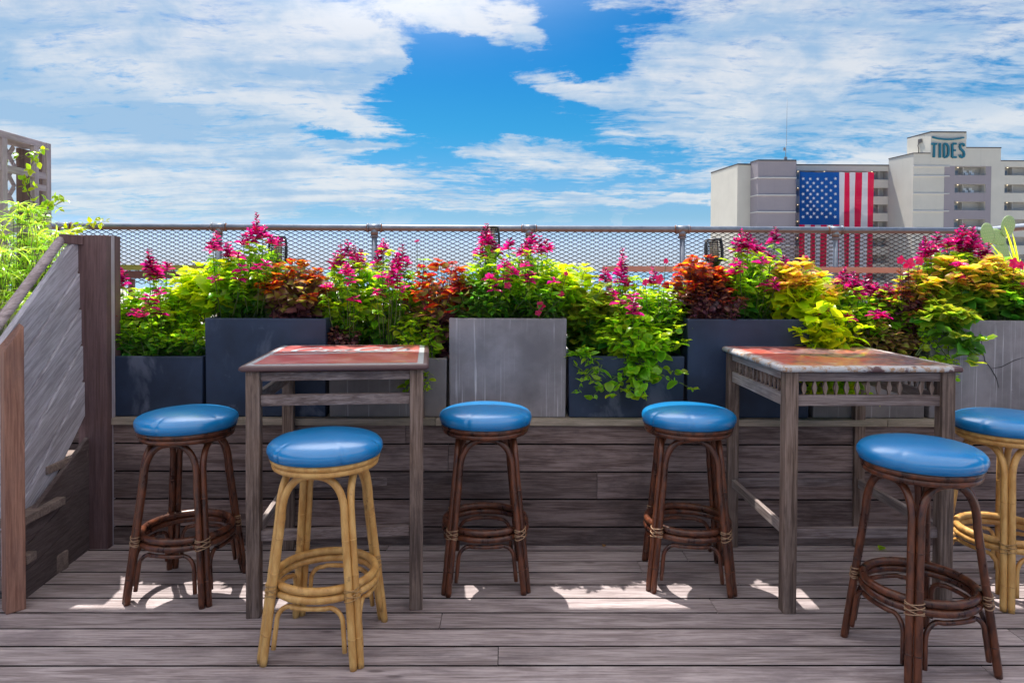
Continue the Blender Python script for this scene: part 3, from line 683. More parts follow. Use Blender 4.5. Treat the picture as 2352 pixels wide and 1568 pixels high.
# planter 5
coleus(1350, 5, 628, .15, 'yellow', 'yellow green veined coleus right of the grey streaked planter', 30, 3.68, .07, ('deep', .3), None, 'frill')
sage(1450, 5, 632, .18, [(1430, 568, .17), (1390, 612, .08), (1500, 610, .11), (1440, 630, .08), (1408, 660, .05), (1425, 625, .06), (1455, 680, .10, -.24)], 'flowering sage with one slender spike standing alone before the mesh', 34)
coleus(1425, 5, 680, .12, 'limeg', 'green sage like plant filling the middle of the short blue planter', 22, 3.62, .06, ('deep', .45), None, 'ovate')
coleus(1545, 5, 630, .13, 'limeg', 'tall glossy green plant leaning against the right blue planter', 24, 3.68, .085, ('deep', .45), None, 'lance', serr=0)
plant('petunia', 'deep pink petunia among green leaves before the right red coleus', 'plant', 'petunias', 1510, Z[5], 3.60, 630, .08, .06, 'ovate', 'green', .05, 8, 5, (), None, flowers=[(1515, 640, .04), (1482, 648, .03), (1530, 600, .025)], fm='hot', low=.6)
plant('trailing_vine', 'lime round leaved vine trailing over the short right blue planter', 'plant', VG, 1470, Z[5], 3.52, 722, .22, .08, 'round', 'limeg', .055, 30, 8, (), ('green', .2), trail=.26, low=.15)
plant('trailing_vine', 'small green sprig hanging at the left corner of the short right blue planter', 'plant', VG, 1345, Z[5], 3.50, 790, .07, .05, 'lance', 'green', .05, 9, 5, (), None, trail=.4)
# planter 6
coleus(1612, 6, 575, .15, 'copper', 'red coleus with dark lower leaves around the third lantern', 34, 3.66, .062, ('wine', .40), 'red', stemm=STEMR, low=.15)
plant('leafy_filler', 'copper tipped dark shrubby plant at the front left of the tall right blue planter', 'plant', IG, 1640, Z[6], 3.58, 640, .15, .09, 'round', 'wine', .036, 26, 8, (), None, tipm='copper', stemm=STEMR)
sage(1725, 6, 560, .17, [(1702, 524, .14), (1720, 530, .10), (1690, 545, .08), (1730, 545, .08), (1780, 518, .10), (1688, 590, .10, -.12), (1765, 575, .08), (1800, 585, .08), (1778, 635, .07, -.16), (1745, 560, .06)], 'flowering sage with dense spikes left of the orange yellow coleus', 34, low=.35)
coleus(1835, 6, 592, .17, 'gold', 'orange and yellow coleus at the right of the tall right blue planter', 30, 3.66, .085, ('lime', .5), None, 'heart')
plant('pentas', 'pink round flower head beside the hanging flag stripes', 'plant', 'pentas with pink flower heads', 1858, Z[6], 3.72, 596, .08, .06, 'lance', 'green', .075, 8, 4, (), None, flowers=[(1852, 592, .035)], fm='pink', low=.6)
plant('petunia', 'deep pink petunia low behind the stems in the tall right blue planter', 'plant', 'petunias', 1745, Z[6], 3.74, 690, .14, .05, 'ovate', 'deep', .045, 10, 5, (), None, flowers=[(1760, 700, .05), (1735, 712, .04), (1775, 715, .04)], fm='hot')
# planter 7
plant('trailing_vine', 'lime broad leaved vine behind the back edge of the rust worn table', 'plant', VG, 1905, Z[7], 3.50, 688, .15, .10, 'heart', 'lime', .085, 20, 6, (), ('limeg', .25), trail=.25)
sage(1935, 7, 640, .17, [(1940, 610, .10), (1960, 622, .10), (1985, 632, .10), (1925, 630, .08), (1975, 650, .08), (1950, 645, .07), (2000, 650, .08)], 'low flowering sage with many spikes behind the rust worn table', 32)
sage(2030, 7, 655, .17, [(2010, 648, .07), (2040, 650, .06)], 'green sage with few flowers between the low spikes and the bronze shrub', 32, mk='green')
plant('leafy_filler', 'bronze and red leaved shrub left of the yellow coleus', 'plant', IG, 2085, Z[7], 3.66, 600, .16, .12, 'round', 'wine', .042, 36, 9, (), None, tipm='copper', stemm=STEMR)
plant('petunia', 'hot pink petunia with large blooms above the bronze shrub', 'plant', 'petunias', 2080, Z[7], 3.70, 606, .08, .06, 'ovate', 'limeg', .055, 8, 5, (), None, flowers=[(2088, 606, .055), (2068, 597, .04), (2112, 600, .04)], fm='hot', low=.7)
plant('leafy_filler', 'dark glossy plant with brown leaves low behind the rust worn table', 'plant', IG, 2030, Z[7], 3.58, 740, .22, .08, 'ovate', 'wineg', .055, 22, 7, (), None)
plant('trailing_vine', 'pale small leaved herb hanging over the cracked grey planter', 'plant', VG, 2140, Z[7] + .06, 3.50, 730, .08, .06, 'round', 'limeg', .026, 14, 9, (), None, trail=.4)
# planter 8
sage(2190, 8, 565, .20, [(2215, 512, .12), (2200, 525, .12), (2235, 520, .12), (2180, 535, .10), (2225, 540, .10), (2125, 540, .12), (2150, 530, .09), (2250, 545, .12), (2270, 555, .10), (2140, 555, .08), (2210, 550, .08), (2120, 560, .08), (2265, 590, .07)], 'large flowering sage massed with magenta spikes above the yellow coleus', 34, Y=3.74)
coleus(2215, 8, 575, .30, 'yellow', 'large yellow coleus with copper tips spilling over the cracked grey planter', 60, 3.66, .075, ('deep', .25), 'gold', 'frill')
coleus(2165, 8, 690, .10, 'yellow', 'veined yellow green coleus hanging over the left corner of the cracked planter', 22, 3.54, .075, ('deep', .2), None, 'frill', trail=.28)
coleus(2330, 8, 640, .12, 'green', 'dark green leafy plant at the right end of the cracked planter', 22, 3.60, .065, ('deep', .6), None, 'ovate')
plant('petunia', 'hot pink petunia at the right edge above the cracked planter', 'plant', 'petunias', 2335, Z[8], 3.58, 600, .07, .05, 'ovate', 'green', .05, 8, 5, (), None, flowers=[(2328, 603, .05), (2345, 609, .04), (2348, 655, .03)], fm='hot', low=.6)

for px, k, top, hw_, mk_, lk_, sz_, lab in (
    (345, 1, 662, .20, 'limeg', 'ovate', .05, 'bright green filler behind the sages nearest the stair post'),
    (565, 2, 612, .13, 'limeg', 'ovate', .055, 'bright green filler between the two sages of the tall left blue planter'),
    (735, 2, 640, .10, 'wineg', 'ovate', .055, 'green and wine leaved filler at the right corner of the tall left blue planter'),
    (775, 3, 632, .13, 'limeg', 'ovate', .055, 'bright green filler right of the orange and burgundy coleus'),
    (945, 3, 622, .12, 'green', 'ovate', .055, 'green filler just left of the red coleus'),
    (1075, 4, 640, .10, 'wine', 'heart', .06, 'dark wine leaved filler over the left corner of the grey streaked planter'),
    (1175, 4, 602, .13, 'green', 'ovate', .055, 'green filler between the lantern sage and the tee sage above the grey streaked planter'),
    (1400, 5, 650, .18, 'limeg', 'ovate', .055, 'bright green filler behind the lone slender spike'),
    (1505, 5, 628, .16, 'lime', 'ovate', .06, 'lime filler left of the red coleus with the third lantern'),
    (1690, 6, 618, .12, 'green', 'ovate', .05, 'green filler between the red coleus and the dense sage cluster'),
    (1795, 6, 610, .10, 'limeg', 'ovate', .055, 'bright green filler between the dense sage cluster and the orange yellow coleus'),
    (1910, 7, 628, .15, 'lime', 'heart', .065, 'lime filler right of the orange yellow coleus'),
    (1990, 7, 655, .16, 'limeg', 'ovate', .05, 'bright green filler under the low magenta spikes'),
    (2110, 7, 650, .13, 'copper', 'ovate', .05, 'copper leaved filler left of the large yellow coleus'),
    (2310, 8, 585, .14, 'limeg', 'ovate', .06, 'bright green filler right of the massed spikes at the right end')):
    plant('leafy_filler', lab, 'plant', IG, px, Z[k], 3.78, top, hw_, .11, lk_, mk_, sz_, 20, 8, (), None, low=.15)

# ------------------------------------------------------------------ lanterns
def lantern(px, top, bot, Y, label, w=.092, lean=0):
    c = D(px, bot, Y); t = D(px, top, Y); h = t.z - c.z
    r = empty('garden_lantern', c, 0, label, 'lantern', 'solar stake lanterns among the flowers'); r.rotation_euler = (0, R(lean), 0)
    b = MB(); n = 22; R0 = w / 2
    prof = lambda u: R0 * (.86 + .16 * math.sin(math.pi * min(1, max(0, u)) * .9 + .25))
    for k in range(n):
        a = 6.283 * k / n; pts = [(prof(u) * math.cos(a), prof(u) * math.sin(a), u * h) for u in (0, .25, .5, .75, .95)]
        if k % 11 < 2: 
            b.tube(pts, .006, 5)
        elif k % 2: b.tube(pts, .0016, 4)
    for u in [i / 12 for i in range(13)]: 
        b.tube([(prof(u) * math.cos(6.283 * k / 20), prof(u) * math.sin(6.283 * k / 20), u * h * .97) for k in range(20)], .0019, 4, closed=True)
    b.build('cage', BLACK, r)
    b = MB(); b.lathe([(R0 * .97, h * .94), (R0 * .95, h), (R0 * .6, h + .004), (.002, h + .005)], 24); b.build('cap', BLACK, r)
    b = MB(); b.lathe([(R0 * .5, .01), (R0 * .52, h * .5), (R0 * .5, h * .9)], 20); b.build('light_tube', FROST, r)
    b = MB(); b.tube([(0, 0, .01), (0, 0, -(c.z - .95))], .009, 8); b.lathe([(.012, -.05), (R0 * .8, 0), (R0 * .86, .008)], 20); b.build('stake', BLACK, r)
lantern(638, 543, 605, 3.86, 'black barrel shaped lantern between the tallest sage and the orange coleus')
lantern(1126, 521, 590, 3.84, 'black barrel shaped lantern reaching up to the railing, above the grey streaked planter', .098)
lantern(1641, 549, 600, 3.84, 'black tilted lantern rising out of the red coleus', .096, -3)
lantern(2208, 570, 625, 3.80, 'black lantern nearly buried in the yellow coleus', .10, 4)

# ------------------------------------------------------------------ pipe railing with expanded metal
FY = 5.5
rl = D(-60, 519, FY); rr_ = D(2243, 529.5, FY); RZ = D(1000, 524, FY).z
fence = empty('pipe_railing', (0, FY, LZ), 0, 'galvanised pipe railing with diamond expanded metal mesh behind the flowers', 'railing')
o = Vector(fence.location)
PR = .0255
b = MB(); b.tube([Vector((rl.x, FY, RZ)) - o, Vector((rr_.x, FY, RZ)) - o], PR, 16); b.build('top_rail', GALV, fence)
cx = rr_.x
b = MB(); b.tube([Vector((cx, FY, RZ)) - o, Vector((cx + .03, FY - .06, RZ)) - o, Vector((cx - .0, 4.95, RZ)) - o, Vector((cx - .02, 4.2, RZ)) - o], PR, 16); b.build('return_rail', GALV, fence)
for px in (148, 503, 860, 1215, 1567, 1919, 2268):
    X = D(px, 560, FY).x if px < 2200 else cx
    b = MB(); b.tube([(X, 0, -.0), (X, 0, RZ - LZ - .02)], .0215, 12); b.build('post', GALV, fence)
    b = MB(); b.tube([(X - .055, 0, RZ - LZ), (X + .055, 0, RZ - LZ)], .031, 14)
    for s in (-1, 1): b.tube([(X + s * .055, 0, RZ - LZ), (X + s * .046, 0, RZ - LZ)], .036, 14)
    b.tube([(X, 0, RZ - LZ), (X, 0, RZ - LZ - .062)], .028, 14); b.tube([(X, 0, RZ - LZ - .062), (X, 0, RZ - LZ - .072)], .033, 14)
    f = b.build('tee_fitting', GALV, fence)
    c = MB()
    for s in (-1, 1): c.tube([(X + s * .056, 0, RZ - LZ), (X + s * .061, 0, RZ - LZ)], .0285, 12)
    c.build('rust_collar', RUSTR, f)
    c = MB(); c.tube([(X - .012, -.0305, RZ - LZ + .008), (X + .004, -.0318, RZ - LZ + .012), (X + .006, -.0322, RZ - LZ), (X - .004, -.0322, RZ - LZ - .01)], .0018, 4); c.build('cast_mark', GALV, f)
# mesh
b = MB(); LW, SW = .0688, .0312; ztop = RZ - LZ - .02; x0, x1 = rl.x, cx; nrow = 28; ncol = int((x1 - x0) / LW) + 1
vs = []; fs = []; wv = .0027
for rI in range(nrow):
    zc = ztop - rI * SW / 2
    for side in (1,):
        pts = []
        for cI in range(ncol * 2 + 1):
            x = x0 + cI * LW / 2; up = (cI + rI) % 2 == 0
            pts.append((x, zc + (SW / 4 if up else -SW / 4)))
        for i in range(len(pts) - 1):
            (xa, za), (xb, zb) = pts[i], pts[i + 1]
            # strand with bonded knots: flat strip, tilted
            oo = len(vs); m = (xb - xa) * .09
            for (x, z_) in ((xa, za), (xa + m, za + (zb - za) * .04), (xb - m, zb - (zb - za) * .04), (xb, zb)):
                vs += [(x, -.0022, z_ + wv), (x, -.0022, z_ - wv), (x, .0022, z_ - wv + .001), (x, .0022, z_ + wv + .001)]
            for s in range(3):
                q = oo + s * 4
                for k in range(4): fs.append((q + k, q + (k + 1) % 4, q + 4 + (k + 1) % 4, q + 4 + k))
b.add(vs, fs); b.build('mesh_infill', RUST, fence)
def rail_piece(name, xa, xb, ya, yb, m, dy=.0, th=.03, Yd=FY - .05):
    p = D(xa, ya, Yd); q = D(xb, yb, Yd); p, q = p - o, q - o; q.z = p.z = (p.z + q.z) / 2
    b = MB(); b.beam(p, q, .05, th); return b.build(name, m, fence, bevel=.003)
rail_piece('mid_rail', 180, 700, 614, 616, MOSS, th=.042)
rail_piece('lower_beam', 180, 700, 630, 632, REDW, th=.06, Yd=FY - .047)
rail_piece('red_rail', 1385, 2330, 617, 622, TERRA, th=.045)
rail_piece('lower_beam', 700, 1385, 690, 693, REDW, th=.04)
p = D(640, 640, FY - .045); b = MB(); 
for px in (300, 640, 1400, 1760):
    q = D(px, 640, FY - .045) - o; b = MB(); b.box((q.x - .02, q.y, 0), (q.x + .02, q.y + .03, q.z)); b.build('wood_baluster', REDW, fence)
# side rail with red timber at the right end
b = MB(); q = D(2338, 634, 4.4) - o; b.beam((q.x - .05, q.y, q.z), (q.x + .8, q.y, q.z), .04, .036); b.build('red_side_rail', TERRA, fence, bevel=.003)

# cactus and grasses on the walkway at the right
cp = D(2290, 560, 4.5); cr = empty('prickly_pear', (cp.x, 4.5, LZ), 0, 'prickly pear cactus with pale green pads above the railing corner', 'cactus')
potm = MB(); potm.lathe([(.13, 0), (.17, .28), (.18, .30), (.16, .30)], 20); potm.build('pot', POTD, cr)
def pad(px, py, rx, rz, ang, yo=0, tilt=.2):
    c = D(px, py, 4.5 + yo) - Vector(cr.location); b = MB(); vs = []; n = 18; rr = 9
    M = Matrix.Translation(c) @ Matrix.Rotation(R(ang), 4, 'Y') @ Matrix.Rotation(tilt, 4, 'Z')
    prof = [(math.sin(math.pi * i / rr), -math.cos(math.pi * i / rr)) for i in range(rr + 1)]
    for i, (s, cc) in enumerate(prof):
        wid = rx * s * (1 + .12 * cc)
        for k in range(n): a = 6.283 * k / n; vs.append((wid * math.cos(a), .011 * s * math.sin(a), rz * cc))
    b.add(vs, [(i * n + k, i * n + (k + 1) % n, (i + 1) * n + (k + 1) % n, (i + 1) * n + k) for i in range(rr) for k in range(n)], 0, True, M); po = b.build('pad', CACT, cr)
    d = MB()
    for i in range(-3, 4):
        for j in range(-3, 4):
            u, w = (i + (.5 if j % 2 else 0)) * rx * .3, j * rz * .27
            if (u / rx) ** 2 + (w / rz) ** 2 < .75:
                q = M @ Vector((u, -.011 * math.sqrt(1 - (u / rx) ** 2 - (w / rz) ** 2) - .0005, w)); d.box(q - Vector((.0015,) * 3), q + Vector((.0015,) * 3))
    d.build('areoles', CACTD, po)
pad(2268, 538, .052, .075, -8); pad(2315, 520, .055, .072, 12, .01); pad(2290, 545, .06, .05, 55, .02, -.2); pad(2300, 585, .06, .09, 4, .02); pad(2285, 640, .06, .10, -5, .03)
def grass_clump(name, label, px, Y, zb, tops, n, matk, ln, seed, cat='plant', wide=.35, wk='blade', lw=1.0):
    c = D(px, 620, Y); r0 = empty(name, (c.x, Y, zb), 0, label, cat); r = random.Random(seed); it = []
    for i in range(n):
        a = r.uniform(0, 6.28); p = Vector((math.cos(a) * r.random() * .06, math.sin(a) * r.random() * .06, r.uniform(0, tops * .5)))
        d = Vector((math.cos(a) * wide, math.sin(a) * wide, 1)); it.append((p, d, Vector((-math.cos(a), -math.sin(a), .5)), ln * r.uniform(.6, 1.1)))
    make_leaves('blades', it, LF[matk], wk, r0, .2, 1.1, 0, seed); return r0
grass_clump('ornamental_grass', 'tall yellow green grass at the far right beside the cactus', 2350, 4.1, LZ, 1.25, 420, 'grassy', .50, 5, wk='reed')
grass_clump('ornamental_grass', 'shorter yellow green grass tuft right of the cactus', 2318, 4.25, LZ, 1.0, 260, 'grassy', .42, 6, wk='reed')

# ------------------------------------------------------------------ stools
def stool_proto(kind):
    dark = kind == 'dark'; RM_, BM_ = (RAT_D, BIND_D) if dark else (RAT_L, BIND_L)
    r = empty('bar_stool', (0, 0, 0)); PRd = .0135
    hz = lambda z: .180 - .095 * z
    for s in range(4):
        M = Matrix.Rotation(s * math.pi / 2, 3, 'Z'); pts = []
        for z in (0, .02, .12, .25, .38, .48): pts.append((hz(z) - .019 - (0), -hz(z), z))
        zt, z0 = .652, .50; w = hz(z0) - .019
        for i in range(0, 13):
            a = math.pi / 2 * i / 12; e = .82
            pts.append((w * max(0, math.cos(a)) ** e, -(hz(z0) - (.012) * math.sin(a)), z0 + (zt - z0) * math.sin(a) ** e if i else z0))
        full = pts + [(-x, y, z) for x, y, z in reversed(pts[:-1])]
        b = MB(); b.tube([M @ Vector(p) for p in full], [PRd * (1.0 if 0 < k < len(full) - 1 else .93) for k in range(len(full))], 10)
        # cane joints
        for zz in (.10, .31, .43):
            for sg in (1, -1):
                b.tube([M @ Vector((sg * (hz(zz) - .019), -hz(zz), zz)), M @ Vector((sg * (hz(zz + .004) - .019), -hz(zz + .004), zz + .004))], PRd + .0009, 10)
        b.build('arched_leg', RM_, r)
        # thin brace below the foot ring
        pts = []
        h6 = hz(.07); wl = h6 - .047
        for z in (.055, .09, .13): pts.append((hz(z) - .047, -hz(z) + .002, z))
        w2 = hz(.15) - .047
        for i in range(0, 9):
            a = math.pi / 2 * i / 8; x = (w2 - .05) + .05 * math.cos(a); z = .15 + .055 * math.sin(a)
            pts.append((x, -hz(z) + .002 - .004 * math.sin(a), z))
        for x in (w2 * .5, w2 * .25, 0): pts.append((x, -(.152 + .028 * math.cos(x / w2 * 1.3)), .2065))
        full = pts + [(-x, y, z) for x, y, z in reversed(pts[:-1])]
        b = MB(); b.tube([M @ Vector(p) for p in full], .0088, 8); b.build('brace', RM_, r)
        # binding at the corner
        b = MB()
        cpt = lambda z: Vector((hz(z) - .0095, -hz(z) + .0095, 0))
        for zz, tl in ((.236, .006), (.243, -.006), (.252, .008), (.262, -.008), (.268, .005)):
            loop = []
            for k in range(16):
                a = 6.283 * k / 16; d = Vector((1, -1, 0)).normalized(); e = Vector((1, 1, 0)).normalized()
                c_ = cpt(zz) ; loop.append(M @ Vector((c_.x, c_.y, zz + tl * math.sin(a) * 1.2)) + M @ (d * (.017 * math.cos(a)) + e * (.030 * math.sin(a))))
            b.tube(loop, .0022, 5, closed=True)
        b.build('binding', BM_, r)
    b = MB()
    for z, rr, tr in ((.266, .180, .0145), (.237, .183, .0140)):
        b.tube([(rr * math.cos(6.283 * k / 40), rr * math.sin(6.283 * k / 40), z) for k in range(40)], tr, 10, closed=True)
    b.build('foot_ring', RM_, r)
    b = MB()
    for z, rr, tr in ((.672, .180, .0125), (.694, .186, .0125), (.668, .160, .010)):
        b.tube([(rr * math.cos(6.283 * k / 44), rr * math.sin(6.283 * k / 44), z) for k in range(44)], tr, 10, closed=True)
    b.lathe([(.17, .688), (.17, .702)], 36)
    b.build('seat_ring', RM_, r)
    # puffed cushion with gathered tucks
    tucks = [(.45, .8), (1.9, .8), (3.35, 1), (4.55, 1), (5.45, 1)]
    def rf(rad, z, a):
        k = max(0, (rad - .10) / .11); side = k ** 2
        for t0, am in tucks:
            d = (a - t0 + math.pi) % (2 * math.pi) - math.pi
            rad -= .0055 * am * side * math.exp(-(d / .022) ** 2); z -= .0022 * am * side * math.exp(-(d / .05) ** 2) * (1 if z > .74 else 0)
            rad += .0012 * am * side * math.exp(-((abs(d) - .11) / .07) ** 2)
        rad += .0015 * side * math.sin(a * 9 + 1)
        return rad, z
    prof = [(.170, .699), (.188, .702), (.1985, .708), (.2055, .720), (.2065, .732), (.2035, .743), (.195, .7525), (.180, .7605), (.157, .7675), (.125, .7735), (.085, .778), (.04, .7805), (.001, .781)]
    b = MB(); b.lathe(prof, 160, rfn=rf); cu = b.build('cushion', VINYL, r)
    b = MB(); b.tube([(.1985 * math.cos(6.283 * k / 60), .1985 * math.sin(6.283 * k / 60), .7065) for k in range(60)], .0028, 6, closed=True); b.build('piping', PIPING, cu)
    return r
SP = {'dark': stool_proto('dark'), 'light': stool_proto('light')}; used = set()
STG = 'rattan bar stools with blue seats around the tables'
def put_stool(kind, fx, fy, rot, label, X=None):
    o = SP[kind] if kind not in used else copy_tree(SP[kind]); used.add(kind)
    p = G(fx, fy) if X is None else Vector((X[0], X[1], 0)); o.location = (p.x, p.y, 0.0); o.rotation_euler = (0, 0, R(rot)); tag(o, label, 'bar stool', STG)
    for ch in o.children:
        if ch.name.startswith('cushion'): ch.rotation_euler.z = rng.uniform(0, 6.28); ch.scale = (1 + rng.uniform(-.006, .010), 1 + rng.uniform(-.006, .010), 1)
def camf(x, y):  # measured in the camera's own frame -> world
    return (x * math.cos(YAW) - y * math.sin(YAW), x * math.sin(YAW) + y * math.cos(YAW))
put_stool('light', 0, 0, -5, 'honey coloured rattan stool standing in front of the red sign table', camf(-.688, 2.575))
put_stool('dark', 0, 0, -5, 'dark brown rattan stool between the stair post and the red sign table', camf(-1.405, 3.01))
put_stool('dark', 0, 0, 3, 'dark brown rattan stool right of the red sign table before the grey streaked planter', camf(-.115, 3.12))
put_stool('dark', 0, 0, -8, 'dark brown rattan stool left of the rust worn table before the blue planters', camf(.797, 3.13))
put_stool('dark', 0, 0, 11, 'dark brown rattan stool in front of the rust worn table, nearest to the viewer', camf(1.475, 2.50))
put_stool('light', 0, 0, 12, 'honey coloured rattan stool cut off by the right edge beside the cracked planter', camf(2.155, 3.02))

# ------------------------------------------------------------------ tables
def table(loc_, rot, label, worn):
    r = empty('bar_table', (loc_[0], loc_[1], 0), R(rot), label, 'table')
    wx, wy, zt = .365, .385, 1.005; lx, ly = wx - .045, wy - .045; lw = .027
    for sx in (-1, 1):
        for sy in (-1, 1):
            b = MB(); b.box((sx * lx - lw, sy * ly - lw, 0), (sx * lx + lw, sy * ly + lw, .980)); b.build('leg', TABV, r, bevel=.004)
    for sy in (-1, 1):
        b = MB(); b.box((-lx + lw, sy * ly - .012, .940), (lx - lw, sy * ly + .012, .9745)); b.build('upper_apron', TABH, r, bevel=.002)
        b = MB(); b.box((-lx + lw, sy * ly - .012, .840), (lx - lw, sy * ly + .012, .884)); b.build('lower_apron', TABH, r, bevel=.003)
        b = MB(); b.box((-lx + lw, sy * ly - .010, .300), (lx - lw, sy * ly + .012, .343)); b.build('stretcher', TABH, r, bevel=.003)
    for sx in (-1, 1):
        b = MB(); b.box((sx * lx - .012, -ly + lw, .940), (sx * lx + .012, ly - lw, .9745)); b.build('upper_apron', TABS, r, bevel=.002)
        b = MB(); b.box((sx * lx - .012, -ly + lw, .832), (sx * lx + .012, ly - lw, .884)); b.build('lower_apron', TABS, r, bevel=.003)
        b = MB(); b.box((sx * lx - .010, -ly + lw, .300), (sx * lx + .012, ly - lw, .343)); b.build('stretcher', TABS, r, bevel=.003)
    def spindle(x, y, along):
        b = MB(); h = .056; z0 = .884; w = .0105; tt = .005; prof = [(.35, 0), (.35, .08), (1, .5), (.35, .92), (.35, 1)]
        vs = []
        for s, u in prof:
            a, c = (w * s, tt) if along == 0 else (tt, w * s)
            vs += [(x - a, y - c, z0 + u * h), (x + a, y - c, z0 + u * h), (x + a, y + c, z0 + u * h), (x - a, y + c, z0 + u * h)]
        fs = [(3, 2, 1, 0), (16, 17, 18, 19)] + [(i * 4 + k, i * 4 + (k + 1) % 4, i * 4 + 4 + (k + 1) % 4, i * 4 + 4 + k) for i in range(4) for k in range(4)]
        b.add(vs, fs); b.build('spindle', TABV, r)
    n = 13
    for i in range(n):
        u = -1 + 2 * (i + .7) / (n + .4)
        if worn: spindle(-lx, u * (ly - lw), 1); spindle(lx, u * (ly - lw), 1)
        if worn and i not in (10,): spindle(u * (lx - lw), -ly, 0)
        if (not worn) and i in (4, 5, 6): spindle(u * (lx - lw), ly, 0)
        if (not worn): spindle(-lx, u * (ly - lw), 1) if i in (0, 1) else None
        if worn and i % 2 == 0: spindle(u * (lx - lw), ly, 0)
    # pressed metal sign used as a top, with rolled rim
    b = MB(); rim = [(0, -.030, .0), (.0, -.022, .0), (.004, -.010, 0), (.012, -.002, 0), (.022, 0, 0)]
    vs = []; 
    prof = [(-.006, -.022), (.002, -.023), (.005, -.016), (.003, -.006), (-.005, -.001), (-.018, 0)]
    for ins, dz in prof:
        x, y_ = wx + ins, wy + ins; c = .010
        vs += [(-x + c, -y_, zt + dz), (x - c, -y_, zt + dz), (x, -y_ + c, zt + dz), (x, y_ - c, zt + dz), (x - c, y_, zt + dz), (-x + c, y_, zt + dz), (-x, y_ - c, zt + dz), (-x, -y_ + c, zt + dz)]
    fs = [(i * 8 + k, i * 8 + (k + 1) % 8, i * 8 + 8 + (k + 1) % 8, i * 8 + 8 + k) for i in range(len(prof) - 1) for k in range(8)]
    b.add(vs, fs, 0, True); b.add(vs[:8], [tuple(reversed(range(8)))])
    rimo = b.build('rim', WORNRIM if worn else RIMD, r)
    e = .018
    b = MB(); b.add([(-wx + e, -wy + e, zt), (wx - e, -wy + e, zt), (wx - e, wy - e, zt), (-wx + e, wy - e, zt)], [(0, 1, 2, 3)]); 
    top = b.build('table_top', WORNTOP if worn else WHITETOP, r)
    if worn: return r
    def plate(z, pts, m, name, par=top):
        b = MB(); b.add([(x, y, z) for x, y in pts], [tuple(range(len(pts)))]); return b.build(name, m, par)
    q = .042
    plate(zt + .0012, [(-wx + q, -wy + q), (wx - q, -wy + q), (wx - q, wy - q), (-wx + q, wy - q)], REDTOP, 'red_field')
    # white wave running under the script
    wv = MB(); vs = []; n = 40
    for i in range(n + 1):
        u = i / n; x = -wx + q + u * 2 * (wx - q); yc = -.03 + .11 * (1 / (1 + math.exp(-(u - .52) * 9))) + .012 * math.sin(u * 6.28)
        w_ = .012 + .006 * math.sin(u * 3.14); vs += [(x, yc - w_, zt + .0022), (x, yc + w_, zt + .0022)]
    wv.add(vs, [(2 * i, 2 * i + 2, 2 * i + 3, 2 * i + 1) for i in range(n)]); wv.build('white_wave', WHITETOP, top)
    # Coca-Cola in flowing script: strokes of varying weight on the metal
    def stroke(bm, pts, ws, z):
        # catmull-rom smoothing
        P = [Vector((x, y, 0)) for x, y in pts]; out = []; wo = []
        for i in range(len(P) - 1):
            p0, p1, p2, p3 = P[max(i - 1, 0)], P[i], P[i + 1], P[min(i + 2, len(P) - 1)]
            for k in range(6):
                t = k / 6; out.append(.5 * ((2 * p1) + (p2 - p0) * t + (2 * p0 - 5 * p1 + 4 * p2 - p3) * t * t + (3 * p1 - p0 - 3 * p2 + p3) * t ** 3)); wo.append(ws[i] * (1 - t) + ws[i + 1] * t)
        out.append(P[-1]); wo.append(ws[-1]); vs = []
        for i, p in enumerate(out):
            a = out[max(i - 1, 0)]; c_ = out[min(i + 1, len(out) - 1)]; d = (c_ - a).normalized(); nn = Vector((-d.y, d.x, 0))
            vs += [p + nn * wo[i] + Vector((0, 0, z)), p - nn * wo[i] + Vector((0, 0, z))]
        bm.add(vs, [(2 * i, 2 * i + 1, 2 * i + 3, 2 * i + 2) for i in range(len(out) - 1)])
    bm = MB(); zz = [zt + .0026]
    def st(pts, wmax, ox, oy, sc):
        n = len(pts); ws = [(.25 + .75 * math.sin(math.pi * (i + .35) / (n - .3))) * wmax for i in range(n)]
        zz[0] += .00012; stroke(bm, [(ox + x * sc + y * sc * .22, oy + y * sc * 1.0) for x, y in pts], ws, zz[0])
    sc = .148; oy = .072
    bigC = [(.62, .78), (.60, .98), (.40, 1.0), (.12, .78), (.02, .40), (.12, .08), (.38, -.02), (.66, .14), (.84, .40)]
    o_ = [(.20, .55), (.04, .42), (.0, .18), (.12, 0), (.30, .08), (.38, .34), (.30, .54), (.18, .52), (.30, .42), (.52, .50)]
    c_ = [(.34, .46), (.22, .56), (.05, .38), (.02, .12), (.14, 0), (.32, .08), (.50, .34)]
    a_ = [(.36, .50), (.18, .56), (.02, .32), (.04, .04), (.18, .02), (.34, .34), (.40, .54), (.36, .12), (.46, 0), (.62, .22)]
    l_ = [(.0, .20), (.22, .62), (.32, 1.02), (.22, 1.08), (.12, .70), (.10, .14), (.20, -.02), (.38, .20)]
    x = -.265
    st(bigC, .013, x, oy, sc); x += .094
    for g, adv in ((o_, .055), (c_, .046), (a_, .068)): st(g, .0085, x, oy, sc); x += adv
    st([(.0, .30), (.22, .30)], .007, x - .012, oy, sc); x += .022
    st(bigC, .013, x, oy, sc); x += .094
    for g, adv in ((o_, .049), (l_, .037), (a_, .07)): st(g, .0085, x, oy, sc); x += adv
    # looping swash from the first C and over the second
    st([(.2, -.05), (-.25, -.12), (-.35, .05), (.1, .1), (.9, -.18), (1.7, -.16)], .006, -.24, oy - .012, .13)
    bm.build('script_lettering', WHITETOP, top)
    return r
table(camf(-.745, 3.135), 6.2, 'tall wooden table topped with a red enamel sign lettered in white script', False)
table(camf(1.440, 3.165), .8, 'tall wooden table topped with a rust worn red metal sheet and spindle apron', True)

